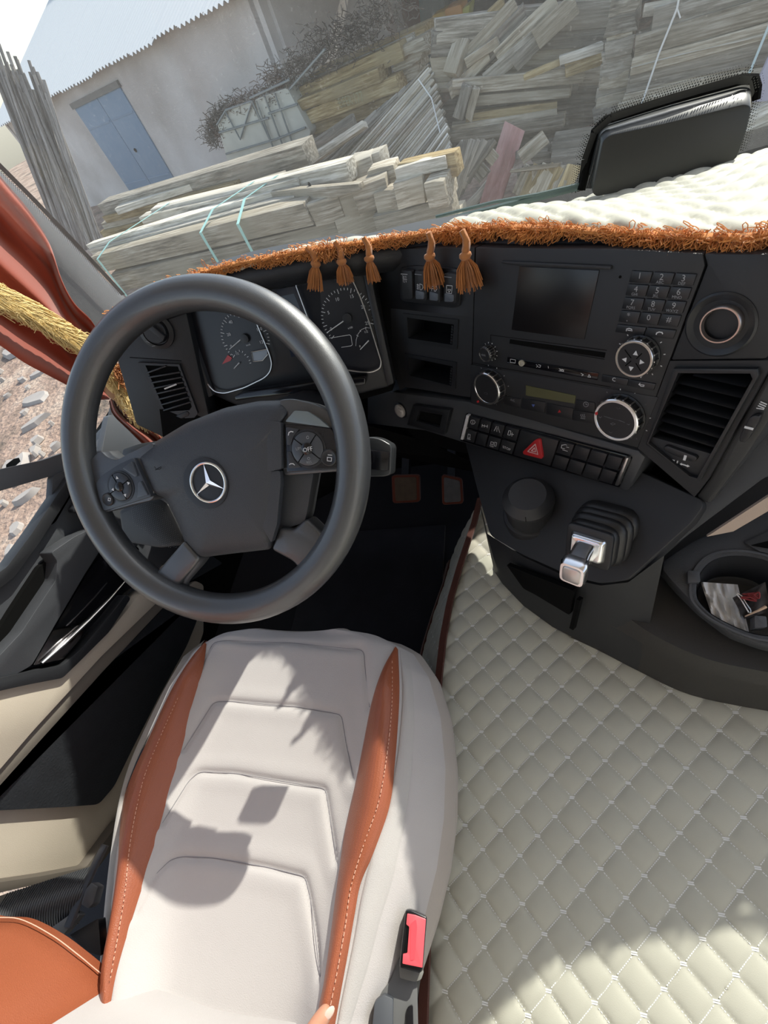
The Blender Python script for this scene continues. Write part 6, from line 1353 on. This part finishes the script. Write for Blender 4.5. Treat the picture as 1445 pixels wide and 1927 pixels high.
st_line([(738, 1240), (737, 1330), (728, 1420), (712, 1510), (684, 1590), (660, 1670), (650, 1740), (634, 1830), (620, 1900)], 'bolster_stitching', rbol, STT, .0145)
# flat grey bands outside the bolsters
SB = cloth('grey_band_suede', (.45, .425, .41), 700, .7, var=.06)
strip([(752, 1214), (758, 1300), (752, 1390), (742, 1460), (730, 1530), (700, 1610), (680, 1690), (668, 1760), (652, 1840), (640, 1900), (625, 1990)], [(768, 1222), (778, 1300), (778, 1390), (772, 1470), (760, 1550), (740, 1650), (716, 1730), (698, 1800), (680, 1860), (665, 1910), (640, 1990)], .004, SB, 'seat_band', seat)
strip([(345, 1236), (308, 1300), (268, 1382), (240, 1450), (222, 1520), (208, 1610), (198, 1700), (190, 1800), (184, 1880)], [(386, 1204), (330, 1290), (286, 1372), (252, 1445), (233, 1508), (226, 1600), (213, 1700), (198, 1790), (188, 1880)], .003, SB, 'seat_band', seat)
# backrest, its lower front corner in view
bl = [(-60, 1690), (0, 1722), (60, 1728), (120, 1758), (170, 1795), (214, 1830), (260, 1850), (330, 1872), (400, 1898), (470, 1912), (560, 1925), (640, 1945)]
yb = [-.10, -.125, -.15, -.18, -.205, -.225, -.232, -.235, -.235, -.235, -.235, -.235]
def ony2(x, y, v): return ony(x, y, v)
Bt = [onz(x, y, (SZ-.005) if i >= 5 else (SZ+.10*(5-i)/5)) for i, (x, y) in enumerate(bl)]
def bsec(dz, dy, dn=0): return [p+V((0, dy, dz)) for p in Bt]
Bt = cat(Bt, 6)
secs = [[p+V((0, -.03, -.05)) for p in Bt], Bt, [p+V((0, -.012, .035)) for p in Bt], [p+V((-.0, -.03, .12)) for p in Bt], [p+V((0, -.06, .28)) for p in Bt], [p+V((0, -.11, .5)) for p in Bt], [p+V((0, -.20, .52)) for p in Bt], [p+V((0, -.20, -.05)) for p in Bt]]
nb = len(Bt); ks_ = 5*6+2
for nm, sl0, sl1, mt in (('backrest_bolster', 0, ks_+1, TAN), ('backrest', ks_, nb, SEATF)):
    o = MB().loft([s_[sl0:sl1] for s_ in secs], close=False).obj(nm, mt, seat, sharp=0); o.data.shade_smooth()
MB().tube([p+V((.0, .001, .02)) for p in Bt[:ks_+1]], .0008, 4).obj('backrest_stitching', STT, seat)
# base under the cushion
MB().box(V((-.45, -.05, -1.03)), V((.14, 0, 0)), V((0, .2, 0)), V((0, 0, .165))).obj('seat_base', BLK, seat, bevel=.02)
# right hand hardware and buckle
KF = Frame(onz(778, 1790, SZ+.012), V((.25, .08, .96)), V((1, 0, 0)))
hwr = MB().plate(KF, rpoly([(715, 1870), (735, 1845), (752, 1800), (768, 1806), (785, 1850), (788, 1990), (700, 1990)], 6), -.05, -.035).obj('side_valance', plastic('grey_valance', (.11, .11, .11), .45), seat, bevel=.008)
MB().plate(KF, rpoly([(705, 1885), (722, 1872), (740, 1880), (738, 1990), (695, 1990)], 5), -.04, -.02).obj('recline_lever', plastic('slate_lever', (.06, .065, .075), .4), seat, bevel=.006)
MB().plate(KF, rpoly([(766, 1896), (777, 1890), (778, 1940), (762, 1950)], 5), -.035, -.03).obj('lever_hole', GLOSS, seat, bevel=.002)
bk_ = thing('belt_buckle', 'black seat belt buckle with red release button beside the seat', 'buckle', KF.px(778, 1800, -.07))
cK = crop(560, 1600, 3.6125)
MB().plate(KF, rpoly(cK([(735, 405), (770, 402), (880, 455), (850, 820), (830, 838), (700, 800), (692, 780)]), 4), -.035, 0).obj('buckle_body', GLOSS, bk_, bevel=.004)
MB().plate(KF, rpoly(cK([(745, 430), (800, 440), (872, 468), (848, 800), (712, 772), (716, 705), (745, 700), (758, 520), (738, 505)]), 2), -.004, .004).obj('release_button', PINKR, bk_, bevel=.002)
MB().plate(KF, cK([(740, 520), (756, 525), (742, 700), (722, 700)]), -.002, .0015).obj('tongue_slot', VOID, bk_)
MB().plate(KF, rpoly(cK([(768, 500), (805, 470), (812, 520), (795, 745), (765, 752)]), 3), .003, .0046).obj('button_dish', plastic('red_dish', (.68, .07, .09), .25), bk_)
MB().plate(KF, rpoly(cK([(690, 780), (860, 820), (840, 880), (800, 895), (695, 870)]), 4), -.06, -.025).obj('buckle_base', plastic('buckle_grey', (.16, .155, .14), .5), bk_, bevel=.006)
MB().tube([KF.px(772, 1830, -.045), KF.px(765, 1875, -.06), KF.px(755, 1930, -.09)], .014, 8, flat=.5).obj('buckle_stem', BLK, bk_)
# left hand hardware: belt webbing, anchor, ribbed hose cover
SFL = Frame(V((-.80, -.15, -.86)), V((.45, .1, .9)), V((1, 0, 0)))
wb = tag(MB().grid(lambda u, v: (lambda p: p+SFL.n*(.035*math.sin(math.pi*min(1, v*1.0))))(SFL.px(*lerp2(lerp2((-60, 1705), (188, 1625), u), lerp2((-60, 1800), (150, 1738), u), v), 0)), 60, 20).obj('ribbed_cover', plastic('ribbed_black', (.028, .029, .032), .45, grain=.0), recalc=False, sharp=60), 'black ribbed bellows cover left of the seat', 'bellows')
mb = MB()
for k in range(34):
    u = .3+.68*k/33; mb.tube([SFL.px(*lerp2(lerp2((-60, 1705), (188, 1625), u), lerp2((-60, 1800), (150, 1738), u), v/8), 0)+SFL.n*(.035*math.sin(math.pi*v/8)+.0008) for v in range(9)], .0011, 4, cap=False)
mb.obj('rib', plastic('rib_black', (.05, .052, .056), .4), wb, recalc=False, sharp=60)
an_ = thing('belt_anchor', 'black seat belt anchor and slide rail on the left of the seat', 'belt anchor', SFL.px(165, 1700, -.03))
MB().tube([SFL.px(x, y, .03) for x, y in ((198, 1590), (180, 1625), (160, 1670), (140, 1715), (128, 1745))], .009, 8, flat=.5).obj('belt_strap', plastic('webbing_black', (.03, .03, .033), .35), an_)
MB().plate(SFL, rpoly([(160, 1675), (172, 1660), (185, 1668), (176, 1700), (166, 1710), (152, 1702)], 3), .01, .045).obj('anchor_block', plastic('anchor_slate', (.05, .055, .062), .4), an_, bevel=.004)
MB().plate(SFL, rpoly([(98, 1745), (140, 1715), (150, 1722), (118, 1760), (105, 1762)], 3), .0, .03).obj('anchor_plate', plastic('anchor_grey', (.10, .11, .115), .35), an_, bevel=.003)
MB().plate(SFL, rpoly([(130, 1760), (185, 1728), (190, 1800), (160, 1790)], 4), -.05, -.01).obj('slide_rail', BLK, an_, bevel=.005)
# ================================================================= the hand at the lower edge
SKIN = plastic('skin', (.52, .25, .16), .5, var=.12, vs=60)
def hand():
    T0 = onseat(622, 1893, .026); wr = onseat(440, 2560, .10)
    tp = T0; b0 = onseat(585, 1945, .030); b1 = onseat(548, 2040, .05)
    vs, rad, ed = [], [], []
    def chain(pts, rs, root):
        prev = root
        for p, r in zip(pts, rs): vs.append(p); rad.append(r); ed.append((prev, len(vs)-1)); prev = len(vs)-1
        return prev
    vs.append(wr); rad.append(.028)
    palm = onseat(505, 2330, .075); chain([wr.lerp(palm, .5), palm], [.027, .026], 0); pi = 2
    chain([b1, b0, b0.lerp(tp, .6), tp], [.0105, .0098, .0092, .0072], pi)                         # index finger reaching into view
    side = V((-.02, 0, 0))
    for k, (L, dx) in enumerate(((.072, -.022), (.066, -.043), (.052, -.062))):
        kn = palm+V((dx, .028, .004)); d = V((.12, .9, -.42)).normalized()
        f1 = kn+V((.1, .95, .1)).normalized()*L*.45*.6; f2 = f1+V((.05, .3, -.95)).normalized()*L*.35; f3 = f2+V((0, -.6, -.6)).normalized()*L*.25
        chain([kn, f1, f2, f3], [.0105, .0095, .0088, .0072], pi)
    th0 = palm+V((.035, -.03, -.01)); chain([th0, th0+V((.022, .03, -.012)), th0+V((.028, .055, -.022))], [.013, .0115, .009], 1)
    chain([wr+V((-.02, -.14, .05)), wr+V((-.04, -.30, .10))], [.032, .038], 0)
    org = wr.copy(); me = bpy.data.meshes.new('person'); me.from_pydata([p-org for p in vs], ed, []); o = bpy.data.objects.new('person', me); COL.objects.link(o); o.location = org+OFF; ROOTW[o.name] = org
    m = o.modifiers.new('skin', 'SKIN'); m.use_smooth_shade = True
    for i, sv in enumerate(me.skin_vertices[0].data): sv.radius = (rad[i], rad[i]); sv.use_root = (i == 0)
    s_ = o.modifiers.new('sub', 'SUBSURF'); s_.levels = 2; s_.render_levels = 2
    me.materials.append(SKIN); tag(o, 'hand of the seated person touching the tan bolster, one fingertip in view', 'person')
    n_ = (V((.75, .1, .6))).normalized(); c = T0.lerp(b0, .22)+n_*.0066; d_ = (T0-b0).normalized()
    MB().ell(c, d_*.0075, d_.cross(n_)*.005, n_*.0022, 14, 8).obj('fingernail', plastic('nail', (.72, .50, .42), .25), o)
hand()
# a few crumbs of dried mud on the footwell carpet
